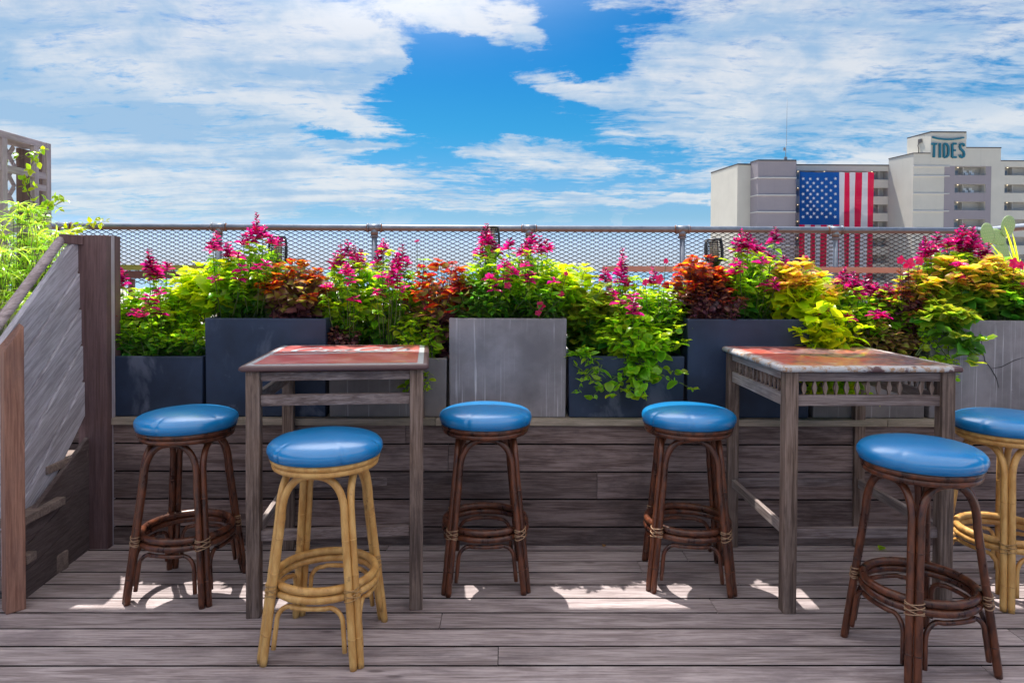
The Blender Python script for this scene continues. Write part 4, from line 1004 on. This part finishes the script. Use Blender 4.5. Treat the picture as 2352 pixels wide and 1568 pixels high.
# ------------------------------------------------------------------ stair, post and panel at the left
pr = G(182, 1261); pq = G(249, 1260)
ptop = D(215, 540, pr.y).z
post = empty('stair_post', ((pr.x + pq.x) / 2, pr.y, 0), 0, 'tall broad dark timber post at the head of the plank wall', 'post')
hw = (pq.x - pr.x) / 2
b = MB(); b.box((-hw, 0, 0), (hw, .045, ptop)); b.build('front_board', POSTW, post, bevel=.002)
b = MB(); b.box((hw - .006, .0455, 0), (hw - .001, .075, ptop + .002)); b.build('side_board', wood('pale post edge', 2, (.30, .27, .31), (.46, .42, .48), None, .7, .2), post)
b = MB(); b.box((-hw + .004, .046, 0), (hw - .0075, .14, ptop)); b.build('core', POSTW, post)
# newel post
nb0 = G(14, 1412); nb1 = G(59, 1384)
newel = empty('newel_post', (nb0.x, nb0.y, 0), 0, 'short reddish newel post with a chamfered top at the foot of the stair', 'post')
nw = .068; zt0 = D(54, 749, nb0.y + .05).z; zl = D(14, 809, nb0.y).z
M = Matrix.Rotation(R(48), 4, 'Z')
b = MB(); vs = [(0, 0, 0), (nw, 0, 0), (nw, nw, 0), (0, nw, 0), (0, 0, zl), (nw, 0, zt0), (nw, nw, zt0 + .012), (0, nw, zl + .025)]
b.add(vs, [(0, 3, 2, 1), (4, 5, 6, 7), (0, 1, 5, 4), (1, 2, 6, 5), (2, 3, 7, 6), (3, 0, 4, 7)], 0, False, M)
b.build('shaft', NEWEL, newel, bevel=.004)
# panel between newel and post, boards following the slope
PN = D(-2, 800, 2.87); PN.z = 0; PF = Vector((pr.x + .004, pr.y + .012, 0))
dirp = (PF - PN); Lp = dirp.length; dirp.normalize(); nrm = Vector((dirp.y, -dirp.x, 0))
def onpanel(px, py):
    d = ray(px, py); t = (PN - CAM).dot(nrm) / d.dot(nrm); return CAM + d * t
def pa(px, py): q = onpanel(px, py); return (q - PN).dot(dirp), q.z
panel = empty('plank_screen', PN, 0, 'slanting side panel of pale grey boards between newel and tall post', 'panel')
def ext(p, q, a): (a1, z1), (a2, z2_) = pa(*p), pa(*q); return z1 + (z2_ - z1) * (a - a1) / (a2 - a1)
zf_t = ext((60, 708), (181, 540), Lp); zn_b = ext((64, 1200), (183, 955), 0); zf_b = ext((64, 1200), (183, 955), Lp)
a0 = -.06; nb = 5; tnear = ext((60, 708), (181, 540), 0)
for i in range(nb):
    b = MB(); u0, u1 = i / nb, (i + 1) / nb
    zA0, zA1 = zn_b + (tnear - zn_b) * u0, zn_b + (tnear - zn_b) * u1; zB0, zB1 = zf_b + (zf_t - zf_b) * u0, zf_b + (zf_t - zf_b) * u1
    g = .006; vs = []
    for off in ((nb - 1 - i) * .007, (nb - 1 - i) * .007 - .028):
        for (a, z_) in ((0, zA0 + g), (Lp, zB0 + g), (Lp, zB1 - g), (0, zA1 - g)): vs.append(dirp * a + nrm * off + Vector((0, 0, z_)))
    b.add(vs, [(0, 1, 2, 3), (7, 6, 5, 4), (0, 4, 5, 1), (1, 5, 6, 2), (2, 6, 7, 3), (3, 7, 4, 0)])
    b.build('board', PANEL, panel, bevel=.0015)
# panel's top part running down in front of the newel, out of frame to the left
# handrail
hr = empty('handrail', (0, 0, 0), 0, 'round weathered wooden handrail sloping down beside the grey panel', 'handrail')
h1 = onpanel(166, 556) - nrm * .10; h0p = onpanel(12, 742) - nrm * .10
h1 = D(139, 552, 3.36); h0 = D(0, 738, 2.80); h2 = D(-70, 830, 2.52)
b = MB(); b.tube([h1, h1.lerp(h0, .5), h0, h2], [.021, .021, .021, .021], 14); b.build('rail', wood('handrail timber', 1, (.20, .155, .16), (.40, .33, .34), None, .7, .1), hr)
b = MB(); b.beam(h1 + Vector((-.0, .005, .008)), D(186, 552, 3.44), .05, .045); b.build('bracket', POSTW, hr, bevel=.002)
# steps climbing to the raised walkway
st_ = empty('timber_stair', (PN.x, PN.y, 0), 0, 'timber stair climbing behind the grey panel to the raised walkway', 'stair')
so = Vector((PN.x, PN.y, 0))
def gz(px, py, Y): return D(px, py, Y)
t1 = D(100, 1165, 3.0); t2 = D(158, 1050, 3.28)
for y0, y1, z_, xr in ((2.872, 2.91, .196, -1.995), (2.85, 3.13, t1.z, -2.012), (3.12, 3.40, t2.z, -2.075), (3.40, 3.47, LZ - .002, -2.20)):
    xr = camf(xr, (y0 + y1) / 2)[0]
    b = MB(); b.box((-4.2 - so.x, y0 - so.y, z_ - .036), (xr - so.x, y1 + .02 - so.y, z_)); b.build('tread', STAIRW, st_, bevel=.003)
    b = MB(); b.box((-4.2 - so.x, y0 + .03 - so.y, z_ - .16), (xr - .04 - so.x, y0 + .05 - so.y, z_ - .037)); b.build('riser', STAIRW, st_)
b = MB(); p0 = PN + nrm * .075 - dirp * .02; p1 = PF + nrm * .045
for i, (za, zb, zc, zd) in enumerate(((.0, .0, .10, .20), (.103, .203, .20, .36), (.203, .363, .29, .56))):
    vs = []
    for off in (0, -.02):
        for (p, z_) in ((p0, za), (p1, zb), (p1, zd), (p0, zc)): vs.append(p + nrm * off + Vector((0, 0, z_)) - so)
    b.add(vs, [(0, 1, 2, 3), (7, 6, 5, 4), (0, 4, 5, 1), (1, 5, 6, 2), (2, 6, 7, 3), (3, 7, 4, 0)])
b.build('stringer', wood('stringer timber', 1, (.07, .05, .05), (.13, .10, .10), None, .75, .3), st_)
c0 = G(64, 1350); c1 = G(148, 1302)
b = MB(); b.beam(Vector((c0.x + .0, c0.y - .02, .042)) - so, Vector((c1.x + .0, c1.y, .042)) - so, .045, .084); b.build('kerb_board', STAIRW, st_, bevel=.004)

# trellis
tr = empty('garden_trellis', (D(112, 520, 5.0).x, 5.0, LZ), 0, 'weathered timber trellis screen with lattice at the upper left', 'trellis')
to = Vector(tr.location)
XT = to.x
def TP(px, py):
    d = ray(px, py); t = (XT - CAM.x) / d.x; return CAM + d * t - to
def tbar(name, p, q, w=.035, m=TRELL):
    a, c_ = TP(*p), TP(*q); b = MB()
    b.beam(a, c_, w, w if abs(a.z - c_.z) < 5 else w, up=(1, 0, 0)); b.build(name, m, tr, bevel=.003)
zt_ = TP(114, 330).z
ynear = 2.9 - to.y
for zq, nm in ((zt_, 'top_rail'), (TP(60, 388).z, 'rail'), (TP(60, 520).z, 'rail')):
    b = MB(); b.box((-.035 if nm != 'top_rail' else -.16, -1.6, zq - .045), (0.0, -.01, zq)); b.build(nm, TRELLH, tr, bevel=.003)
for px in (112, 84, 11, -70):
    y_ = TP(px, 450).y; b = MB(); b.box((-.03, y_ - .024, 0), (.004, y_ + .024, zt_ - .046 if px != 112 else zt_ - .0)); b.build('upright', TRELL, tr, bevel=.003)
b = MB(); zq = TP(98, 425).z; b.box((-.03, TP(88, 425).y, zq - .04), (0, TP(108, 425).y, zq)); b.build('rail', TRELLH, tr)
b = MB(); y0, y1 = -.10, .225
for i in range(3): b.box((-.16, y0 + (y1 - y0) * i / 3 + .002, 0), (-.14, y0 + (y1 - y0) * (i + 1) / 3 - .002, zt_ - .05))
b.build('back_board', TRELLB, tr)
b = MB()
for i in range(-30, 30):
    for s in (-1, 1):
        ys = -.9 + i * .11 - s * .6; p = Vector((-.15 + s * .004, ys, 0)); q = Vector((-.15 + s * .004, ys + s * 1.25, zt_ - .05))
        # clip to the bay
        pts = [p.lerp(q, k / 40) for k in range(41)]; pts = [w for w in pts if -1.6 < w.y < -.11]
        if len(pts) > 2: b.beam(pts[0], pts[-1], .006, .034, up=(0, 1, 0))
b.build('lattice', TRELLH, tr)

# papyrus, twigs and vine near the trellis
def papyrus(px, Y, zb, zt, label, n, seed, hw=.3):
    c = D(px, 700, Y); r0 = empty('papyrus', (c.x, Y, zb), 0, label, 'plant'); r = random.Random(seed); it = []; sm = MB()
    for i in range(n):
        a = r.uniform(0, 6.28); rad = r.random() ** .6 * hw; tip = Vector((math.cos(a) * rad, math.sin(a) * rad * .7, (zt - zb) * r.uniform(.45, 1.0) * (1 - .25 * rad / hw)))
        b0 = Vector((r.uniform(-.05, .05), r.uniform(-.05, .05), 0)); mid = b0.lerp(tip, .5) + Vector((-tip.x * .15, 0, .05))
        sm.tube([b0, mid, tip], [.0028, .0024, .0018], 5, cap=False)
        for k in range(15):
            a2 = k * .42 + r.uniform(-.2, .2); el = r.uniform(-.1, .9)
            it.append((tip, Vector((math.cos(a2), math.sin(a2), el)), Vector((0, 0, 1)) + rv(r, .3), r.uniform(.08, .17)))
    sm.build('stems', STEM, r0); make_leaves('leaves', it, LF['grass'], 'blade', r0, .2, 1.3, 0, seed)
    return r0
papyrus(35, 3.95, LZ, D(30, 430, 3.95).z, 'bright green papyrus with umbrella tufts in front of the trellis', 120, 11, .34)
papyrus(-25, 3.6, LZ, D(0, 520, 3.6).z, 'papyrus clump at the left edge behind the handrail', 45, 12, .25)
b = MB(); c = D(40, 760, 3.75); r0 = empty('beige_pot', (c.x, 3.75, LZ), 0, 'beige square pot seen behind the handrail', 'pot')
b.box((-.17, -.13, 0), (.17, .13, c.z - LZ + .13)); b.box((-.185, -.145, c.z - LZ + .13), (.185, .145, c.z - LZ + .165)); b.build('body', POT, r0, bevel=.006)
r = random.Random(3); c = D(80, 690, 3.9); r0 = empty('dry_shrub', (c.x, 3.9, LZ), 0, 'tangle of bare grey brown twigs below the trellis', 'plant'); b = MB()
for i in range(150):
    p = Vector((r.uniform(-.3, .3), r.uniform(-.12, .12), r.uniform(.2, .85))); d = rv(r, .16); d.z = abs(d.z); b.tube([p, p + d * .5 + rv(r, .03), p + d], [.0026, .002, .001], 4, cap=False)
b.build('twigs', mat('bare twig', (.20, .14, .13), .8), r0)
def vine(label, pts, n, seed, mk='limeg', sz=.045):
    r = random.Random(seed); P = [D(*p) for p in pts]; root = empty('climbing_vine', P[0], 0, label, 'plant'); P = [p - P[0] for p in P]
    b = MB(); b.tube(P, .0022, 5); it = []
    for i in range(n):
        k = r.uniform(0, len(P) - 1.001); j = int(k); p = P[j].lerp(P[j + 1], k - j) + rv(r, .035)
        b.tube([P[j].lerp(P[j + 1], k - j), p], .001, 4)
        for m_ in range(3): 
            a = r.uniform(0, 6.28); it.append((p, Vector((math.cos(a), r.uniform(-.7, .2), math.sin(a) * .8 + .2)), Vector((0, -.6, 1)) + rv(r, .4), sz * r.uniform(.6, 1.2)))
    b.build('stem', STEMD, root); make_leaves('leaves', it, LF[mk], 'ovate', root, .25, .4, 0, seed); return root
vine('vine with small leaves reaching up through the trellis', [(95, 560, 4.7), (85, 480, 4.75), (60, 430, 4.7), (72, 380, 4.7), (84, 352, 4.7), (30, 370, 4.6)], 26, 21)
vine('vine sprays sticking out to the right of the trellis', [(70, 560, 4.6), (95, 520, 4.6), (115, 470, 4.6), (128, 470, 4.6), (146, 462, 4.6)], 26, 22)
vine('vine runner twining along the railing left of the tall post', [(90, 560, 5.0), (130, 540, 5.2), (180, 530, 5.3), (232, 512, 5.4), (200, 520, 5.4), (160, 525, 5.4)], 30, 23, 'lime')
plant('leafy_shrub', 'leafy green shrub behind the handrail below the trellis', 'plant', None, 95, LZ, 4.2, 545, .30, .18, 'ovate', 'limeg', .05, 60, 10, (), ('green', .5))

# fallen leaves on the deck
for px, py, k, ln, lab, rz in ((2020, 1264, 'limeg', .055, 'fresh green leaf lying on the deck under the rust worn table', .6), (2255, 1272, 'hot', .03, 'fallen magenta petal on the deck at the foot of the wall', .1),
        (2030, 1357, 'dry', .025, 'small tan dry leaf on the deck right of the table leg', 2), (2325, 1337, 'dry', .045, 'curled brown leaf on the deck beside the cut off honey stool', .3), (1385, 1257, 'dry', .03, 'dry brown leaf against the middle of the plank wall', 1)):
    p = G(px, py); e = empty('fallen_leaf', (p.x, p.y, .004), 0, lab, 'leaf', 'fallen leaves on the deck')
    make_leaves('blade', [(Vector((0, 0, 0)), Vector((math.cos(rz), math.sin(rz), .12)), Vector((0, 0, 1)), ln)], LF[k], 'ovate', e, .3, .3, 0, 5)

# ------------------------------------------------------------------ hotel with flag
def HX(X): return 1607.8 + .3164 * X
def HYp(Y): return 287.1 + .3164 * Y
def HP(X, Y, d): return D(HX(X), HYp(Y), d)
hotel = empty('hotel_building', (HP(1200, 800, 113).x, 113, -8), 0, 'cream and mauve hotel tower block with TIDES sign beyond the railing', 'building'); ho = Vector(hotel.location)
def hb(name, m, parent=hotel, fn=None):
    b = MB(); fn(b); return b.build(name, m, parent)
ZR = HP(300, 290, 113).z; ZB = -8
def plan(pts): return [(HP(X, 600, d).x - ho.x, HP(X, 600, d).y - ho.y) for X, d in pts]
z2 = lambda z: z - ho.z
# left wing
hb('left_wing', CREAM, fn=lambda b: b.poly(plan([(78, 123), (270, 113), (366, 113.2), (366, 124)]), 0, z2(ZR)))
hb('accent_bay', MAUVE, fn=lambda b: b.poly(plan([(362, 113.3), (418, 111), (695, 111), (700, 124), (367, 124)]), 0, z2(ZR + .35)))
hb('roof_edge', DARKR, fn=lambda b: (b.poly(plan([(76, 123), (270, 112.9), (366, 113.0), (366, 124)]), z2(ZR), z2(ZR) + .22), b.poly(plan([(361, 113.3), (417.5, 110.9), (696, 110.9), (701, 124), (366.5, 124)]), z2(ZR + .35), z2(ZR + .35) + .2)))
for Y in (382, 508, 630, 752, 875, 998, 1120):
    hb('ledge', TRIM, fn=lambda b: b.poly(plan([(360, 113.25), (417, 110.8), (699, 110.8), (699, 111.4), (420, 111.3), (364, 113.5)]), z2(HP(500, Y, 111).z) - .12, z2(HP(500, Y, 111).z) + .06))
# generic facade with real recesses
def facade(x0, x1, dF, zs_open, xs_open, ztop_, m, mname, d_in=1.6, th=.3):
    b = MB(); xs = sorted(set([x0, x1] + [x for o_ in xs_open for x in o_])); zs = sorted(set([z2(ZB), ztop_] + [z_ for o_ in zs_open for z_ in o_]))
    def hole(xm, zm): return any(a < xm < c for a, c in xs_open) and any(a < zm < c for a, c in zs_open)
    for i in range(len(xs) - 1):
        for j in range(len(zs) - 1):
            if not hole((xs[i] + xs[i + 1]) / 2, (zs[j] + zs[j + 1]) / 2): b.box((xs[i], dF - ho.y, zs[j]), (xs[i + 1], dF - ho.y + th, zs[j + 1]))
    b.build(mname, m, hotel)
def balcony(xa, xb, za, zb, dF, door=.18, part=.33, dep=1.1, furn=False):
    b = MB(); y0, y1 = dF - ho.y + .3, dF - ho.y + .3 + dep
    b.box((xa, y1, za), (xb, y1 + .1, zb)); b.box((xa - .02, y0, za - .1), (xb + .02, y1 + .1, za)); b.box((xa - .02, y0, zb), (xb + .02, y1 + .1, zb + .1)); b.box((xa - .12, y0, za), (xa, y1, zb)); b.box((xb, y0, za), (xb + .12, y1, zb))
    w = xb - xa
    if part: b.box((xa + w * part, y0 + .2, za), (xa + w * part + .12, y1, zb))
    r_ = b.build('balcony', INNER, hotel)
    c = MB(); dx = xa + w * door - .0; c.box((dx - .45, y1 - .06, za), (dx + .45, y1 - .005, za + (zb - za) * .70)); c.build('door', DOORM, r_)
    c = MB(); c.box((xa, y0 - .36, za + .16), (xb, y0 - .33, za + .20)); c.box((xa, y0 - .36, za + .03), (xb, y0 - .34, za + .05)); c.build('railing', RAILM, r_)
    c = MB(); lx_ = xa + w * .19; c.box((lx_ - .07, y0 + .3, zb - .08), (lx_ + .07, y0 + .42, zb - .01)); c.build('ceiling_lamp', LAMPM, r_)
    if furn:
        c = MB(); fx = xa + w * .42
        for k in range(2):
            c = MB(); c.box((fx + k * .9, y0 + .3, za + .02), (fx + k * .9 + .5, y0 + .8, za + .45)); c.box((fx + k * .9, y0 + .75, za + .44), (fx + k * .9 + .5, y0 + .8, za + .85)); c.build('deck_chair', mat('white garden chair', (.75, .78, .8), .5), r_)
# centre facade, recessed with gallery openings
xa, xb = HP(690, 600, 113.5).x - ho.x, HP(1366, 600, 113.5).x - ho.x
zt_c = z2(HP(1000, 295, 113.5).z)
rows = [(z2(HP(1000, 395 + 121.5 * k, 113.5).z), z2(HP(1000, 333 + 121.5 * k, 113.5).z)) for k in range(8)]
cols = [(xa + .1, HP(1363, 600, 113.5).x - ho.x)]
facade(xa, xb, 113.5, rows, cols, zt_c, CREAM, 'centre_facade')
mids = [(xa + .1, xa + .1 + (cols[0][1] - cols[0][0]) * .21), (xa + .2 + (cols[0][1] - cols[0][0]) * .21, xa + (cols[0][1] - cols[0][0]) * .80), (cols[0][1] - (cols[0][1] - cols[0][0]) * .19, cols[0][1])]
for za, zb in rows[:7]:
    for i, (p, q) in enumerate(mids): balcony(p, q, za, zb, 113.5, .36 if i == 2 else .2, .55 if i == 2 else 0)
hb('roof_edge', DARKR, fn=lambda b: b.box((xa, 113.4 - ho.y, zt_c), (xb, 124 - ho.y, zt_c + .18)))
hb('centre_block', CREAM, fn=lambda b: b.box((xa, 115.6 - ho.y, 0), (xb, 124 - ho.y, zt_c - .01)))
# right wing
ZW = z2(HP(1545, 208, 107.9).z); ZW2 = z2(HP(2000, 168, 107.9).z); ZW3 = z2(HP(2300, 264, 107.9).z); ZT = z2(HP(1800, 57, 107.9).z)
hx = lambda X, d=107.9: HP(X, 600, d).x - ho.x
hb('side_wall', CREAM, fn=lambda b: b.poly(plan([(1365, 113.45), (1545, 107.9), (1560, 107.92), (1560, 124), (1366, 124)]), 0, ZW))
rows2 = [(z2(HP(1950, 365 + 127 * k, 107.9).z), z2(HP(1950, 303 + 127 * k, 107.9).z)) for k in range(8)]
facade(hx(1546), hx(2110), 107.9, rows2, [(hx(1845), hx(2070))], z2(HP(1800, 299, 107.9).z), CREAM, 'front_facade')
hb('parapet', CREAM, fn=lambda b: (b.box((hx(1546), -5.1, z2(HP(1800, 299, 107.9).z)), (hx(1925), -4.8, ZW)), b.box((hx(1925), -5.1, z2(HP(1800, 299, 107.9).z)), (hx(2178), -4.8, ZW2))))
facade(hx(2110), hx(2178), 107.9, [], [], z2(HP(1800, 299, 107.9).z), CREAM, 'pier')
facade(hx(2178), hx(2720), 107.9, rows2, [(hx(2208), hx(2430)), (hx(2500), hx(2700))], ZW3, CREAM, 'end_facade')
hb('tower', CREAM, fn=lambda b: b.poly(plan([(1668, 107.88), (1925, 107.88), (1926, 113), (1497, 113)]), ZW - 1.5, ZT))
hb('roof_edge', DARKR, fn=lambda b: (b.poly(plan([(1667, 107.8), (1926, 107.8), (1927, 113.1), (1495.5, 113.1)]), ZT, ZT + .2), b.box((hx(1925), -5.15, ZW2), (hx(2178) + .05, -4.7, ZW2 + .15)),
     b.box((hx(2178), -5.15, ZW3), (hx(2720), -4.7, ZW3 + .15)), b.poly(plan([(1363, 113.45), (1545, 107.8), (1668, 107.8), (1668, 108.1), (1547, 108.1), (1366, 113.7)]), ZW, ZW + .14)))
hb('rear_block', CREAM, fn=lambda b: b.box((hx(1546), 110.2 - ho.y, 0), (hx(2720), 124 - ho.y, ZW3 - .02)))
b = MB()
zm = z2(HP(1800, 299, 107.9).z); mx0, mx1 = hx(1770), hx(2110)
xs_ = [mx0, hx(1845), hx(2070), mx1]; zz_ = [0]
for a, c_ in reversed(rows2): zz_ += [a, c_]
zz_.append(zm)
for i in range(3):
    for j in range(len(zz_) - 1):
        if i == 1 and j % 2 == 1: continue
        b.box((xs_[i], -5.13, zz_[j]), (xs_[i + 1], -5.098, zz_[j + 1]))
b.build('accent_panel', MAUVE, hotel)
for Y in (299, 370, 497, 624, 751, 878):
    hb('ledge', TRIM, fn=lambda b: b.box((hx(1543), -5.25, z2(HP(1700, Y, 107.9).z) - .1), (hx(1805), -5.1, z2(HP(1700, Y, 107.9).z) + .06)))
for k, (za, zb) in enumerate(rows2[:6]):
    balcony(hx(1845), hx(2070), za, zb, 107.9, .19, .33, furn=k < 2); balcony(hx(2208), hx(2430), za, zb, 107.9, .19, .33)
hb('tower_window', DARKR, fn=lambda b: b.poly([(v.x - ho.x, v.y - ho.y) for v in (HP(1582, 115, 110.38), HP(1610, 115, 109.53), HP(1610, 115, 109.9), HP(1582, 115, 110.7))], z2(HP(1595, 130, 110).z), z2(HP(1595, 103, 110).z)))
b = MB(); b.tube([HP(1590, 130, 110.1) - ho, HP(1582, 150, 110.35) - ho, HP(1588, 175, 110.15) - ho, HP(1586, 206, 110.2) - ho], .07, 5); b.build('cable', DARKR, hotel)
b = MB(); p = HP(622, 273, 112) - ho; b.tube([p, p + Vector((0, 0, 2.9))], .05, 6); b.tube([p + Vector((.1, 0, 2.8)), p + Vector((.12, 0, 10.2))], .03, 5); b.box(p + Vector((-.25, -.1, .3)), p + Vector((.2, .1, .9))); b.box(p + Vector((-.4, -.1, 1.9)), p + Vector((-.1, .1, 2.4))); b.build('antenna', RAILM, hotel)
# sign: thin strokes
def sgn(strokes, wd, name):
    b = MB()
    for pts in strokes:
        P = [HP(X, Y, 107.65) - ho for X, Y in pts]
        for i in range(len(P) - 1):
            d = (P[i + 1] - P[i]).normalized(); b.beam(P[i] - d * wd * .35, P[i + 1] + d * wd * .35, .35, wd, up=Vector((0, 1, 0)).cross(d))
    return b
def beam2(pts, wd, name):
    b = MB()
    for st in pts:
        P = [HP(X, Y, 107.72) - ho for X, Y in st]; n = len(P); vs = []
        for i in range(n):
            a = P[max(i - 1, 0)]; c_ = P[min(i + 1, n - 1)]; d = (c_ - a).normalized(); nn = Vector((-d.z, 0, d.x)) * wd / 2
            for y_ in (-.14, .14): vs += [P[i] + nn + Vector((0, y_, 0)), P[i] - nn + Vector((0, y_, 0))]
        fs = [(0, 1, 3, 2), tuple(4 * (n - 1) + k for k in (2, 3, 1, 0))]
        for i in range(n - 1): q = 4 * i; fs += [(q, q + 4, q + 5, q + 1), (q + 2, q + 3, q + 7, q + 6), (q, q + 2, q + 6, q + 4), (q + 1, q + 5, q + 7, q + 3)]
        b.add(vs, fs)
    return b.build(name, TEAL, hotel)
wd = .27
beam2([[(1681, 138), (1719, 138)], [(1700, 141), (1698, 235)]], wd, 'sign_letter')
beam2([[(1741, 134), (1741, 238)]], wd, 'sign_letter')
beam2([[(1771, 138), (1771, 236)], [(1773, 137), (1790, 140), (1801, 155), (1804, 187), (1801, 219), (1790, 234), (1773, 236)]], wd, 'sign_letter')
beam2([[(1831, 137), (1831, 236)], [(1834, 137), (1861, 137)], [(1834, 185), (1855, 185)], [(1834, 235), (1861, 235)]], wd, 'sign_letter')
beam2([[(1917, 156), (1914, 142), (1903, 136), (1891, 142), (1887, 158), (1891, 174), (1903, 185), (1914, 198), (1918, 214), (1913, 230), (1902, 237), (1890, 231), (1886, 216)]], wd, 'sign_letter')
beam2([[(1688, 89), (1720, 98), (1760, 104), (1800, 106), (1840, 105), (1880, 100), (1915, 92)]], wd * .8, 'sign_arc')

# flag hanging on the facade
fd = 110.4; fx0, fx1 = HP(718, 600, fd).x, HP(1253, 600, fd).x; fz1, fz0 = HP(985, 340, fd).z, HP(985, 1150, fd).z
flag = empty('hanging_flag', ((fx0 + fx1) / 2, fd, fz1), 0, 'huge red white and blue flag hung vertically on the hotel facade', 'flag')
cz = HP(860, 725, fd).z; sw = (fx1 - fx0) / 13
def fy(x, z_): return .26 * math.sin(x * 1.15 + z_ * .08) + .11 * math.sin(x * 2.9 + z_ * .3)
def cloth(name, xa, xb, za, zb, m):
    b = MB(); nx = max(2, int((xb - xa) / .35)); nz = 10; vs = []
    for j in range(nz + 1):
        for i in range(nx + 1):
            x = xa + (xb - xa) * i / nx; z_ = za + (zb - za) * j / nz
            sag = .12 * abs(math.sin((x - fx0) * 1.45)) if abs(zb - fz1) < .01 and j == nz else 0
            vs.append((x - flag.location.x, fy(x, z_), z_ - flag.location.z - sag))
    b.add(vs, [(j * (nx + 1) + i, j * (nx + 1) + i + 1, (j + 1) * (nx + 1) + i + 1, (j + 1) * (nx + 1) + i) for j in range(nz) for i in range(nx)], 0, True); return b.build(name, m, flag)
for i in range(13):
    xa_, xb_ = fx0 + sw * i, fx0 + sw * (i + 1); cloth('red_stripe' if i % 2 == 0 else 'white_stripe', xa_, xb_, fz0, cz if i < 7 else fz1, F_RED if i % 2 == 0 else F_WHITE)
can = cloth('blue_canton', fx0, fx0 + 7 * sw, cz, fz1, F_BLUE)
for rI, Y in enumerate((392, 421, 448, 476, 503, 531, 558, 587, 614, 642, 668)):
    for X in ((743, 799, 856, 916, 973) if rI % 2 == 0 else (773, 829, 886, 945)):
        c = HP(X, Y, fd); b = MB(); rad = .31; pts = []
        for k in range(10):
            a = R(12) + math.pi / 2 + k * math.pi / 5; q = rad * (1 if k % 2 == 0 else .40); pts.append((c.x + q * math.cos(a) - flag.location.x, fy(c.x, c.z) - .12, c.z + q * math.sin(a) - flag.location.z))
        pts.append((c.x - flag.location.x, fy(c.x, c.z) - .12, c.z - flag.location.z)); b.add(pts, [(10, k, (k + 1) % 10) for k in range(10)]); b.build('star', F_STAR, can)

S.render.engine = 'CYCLES'
S.cycles.max_bounces = 10; S.cycles.transparent_max_bounces = 12; S.cycles.transmission_bounces = 6
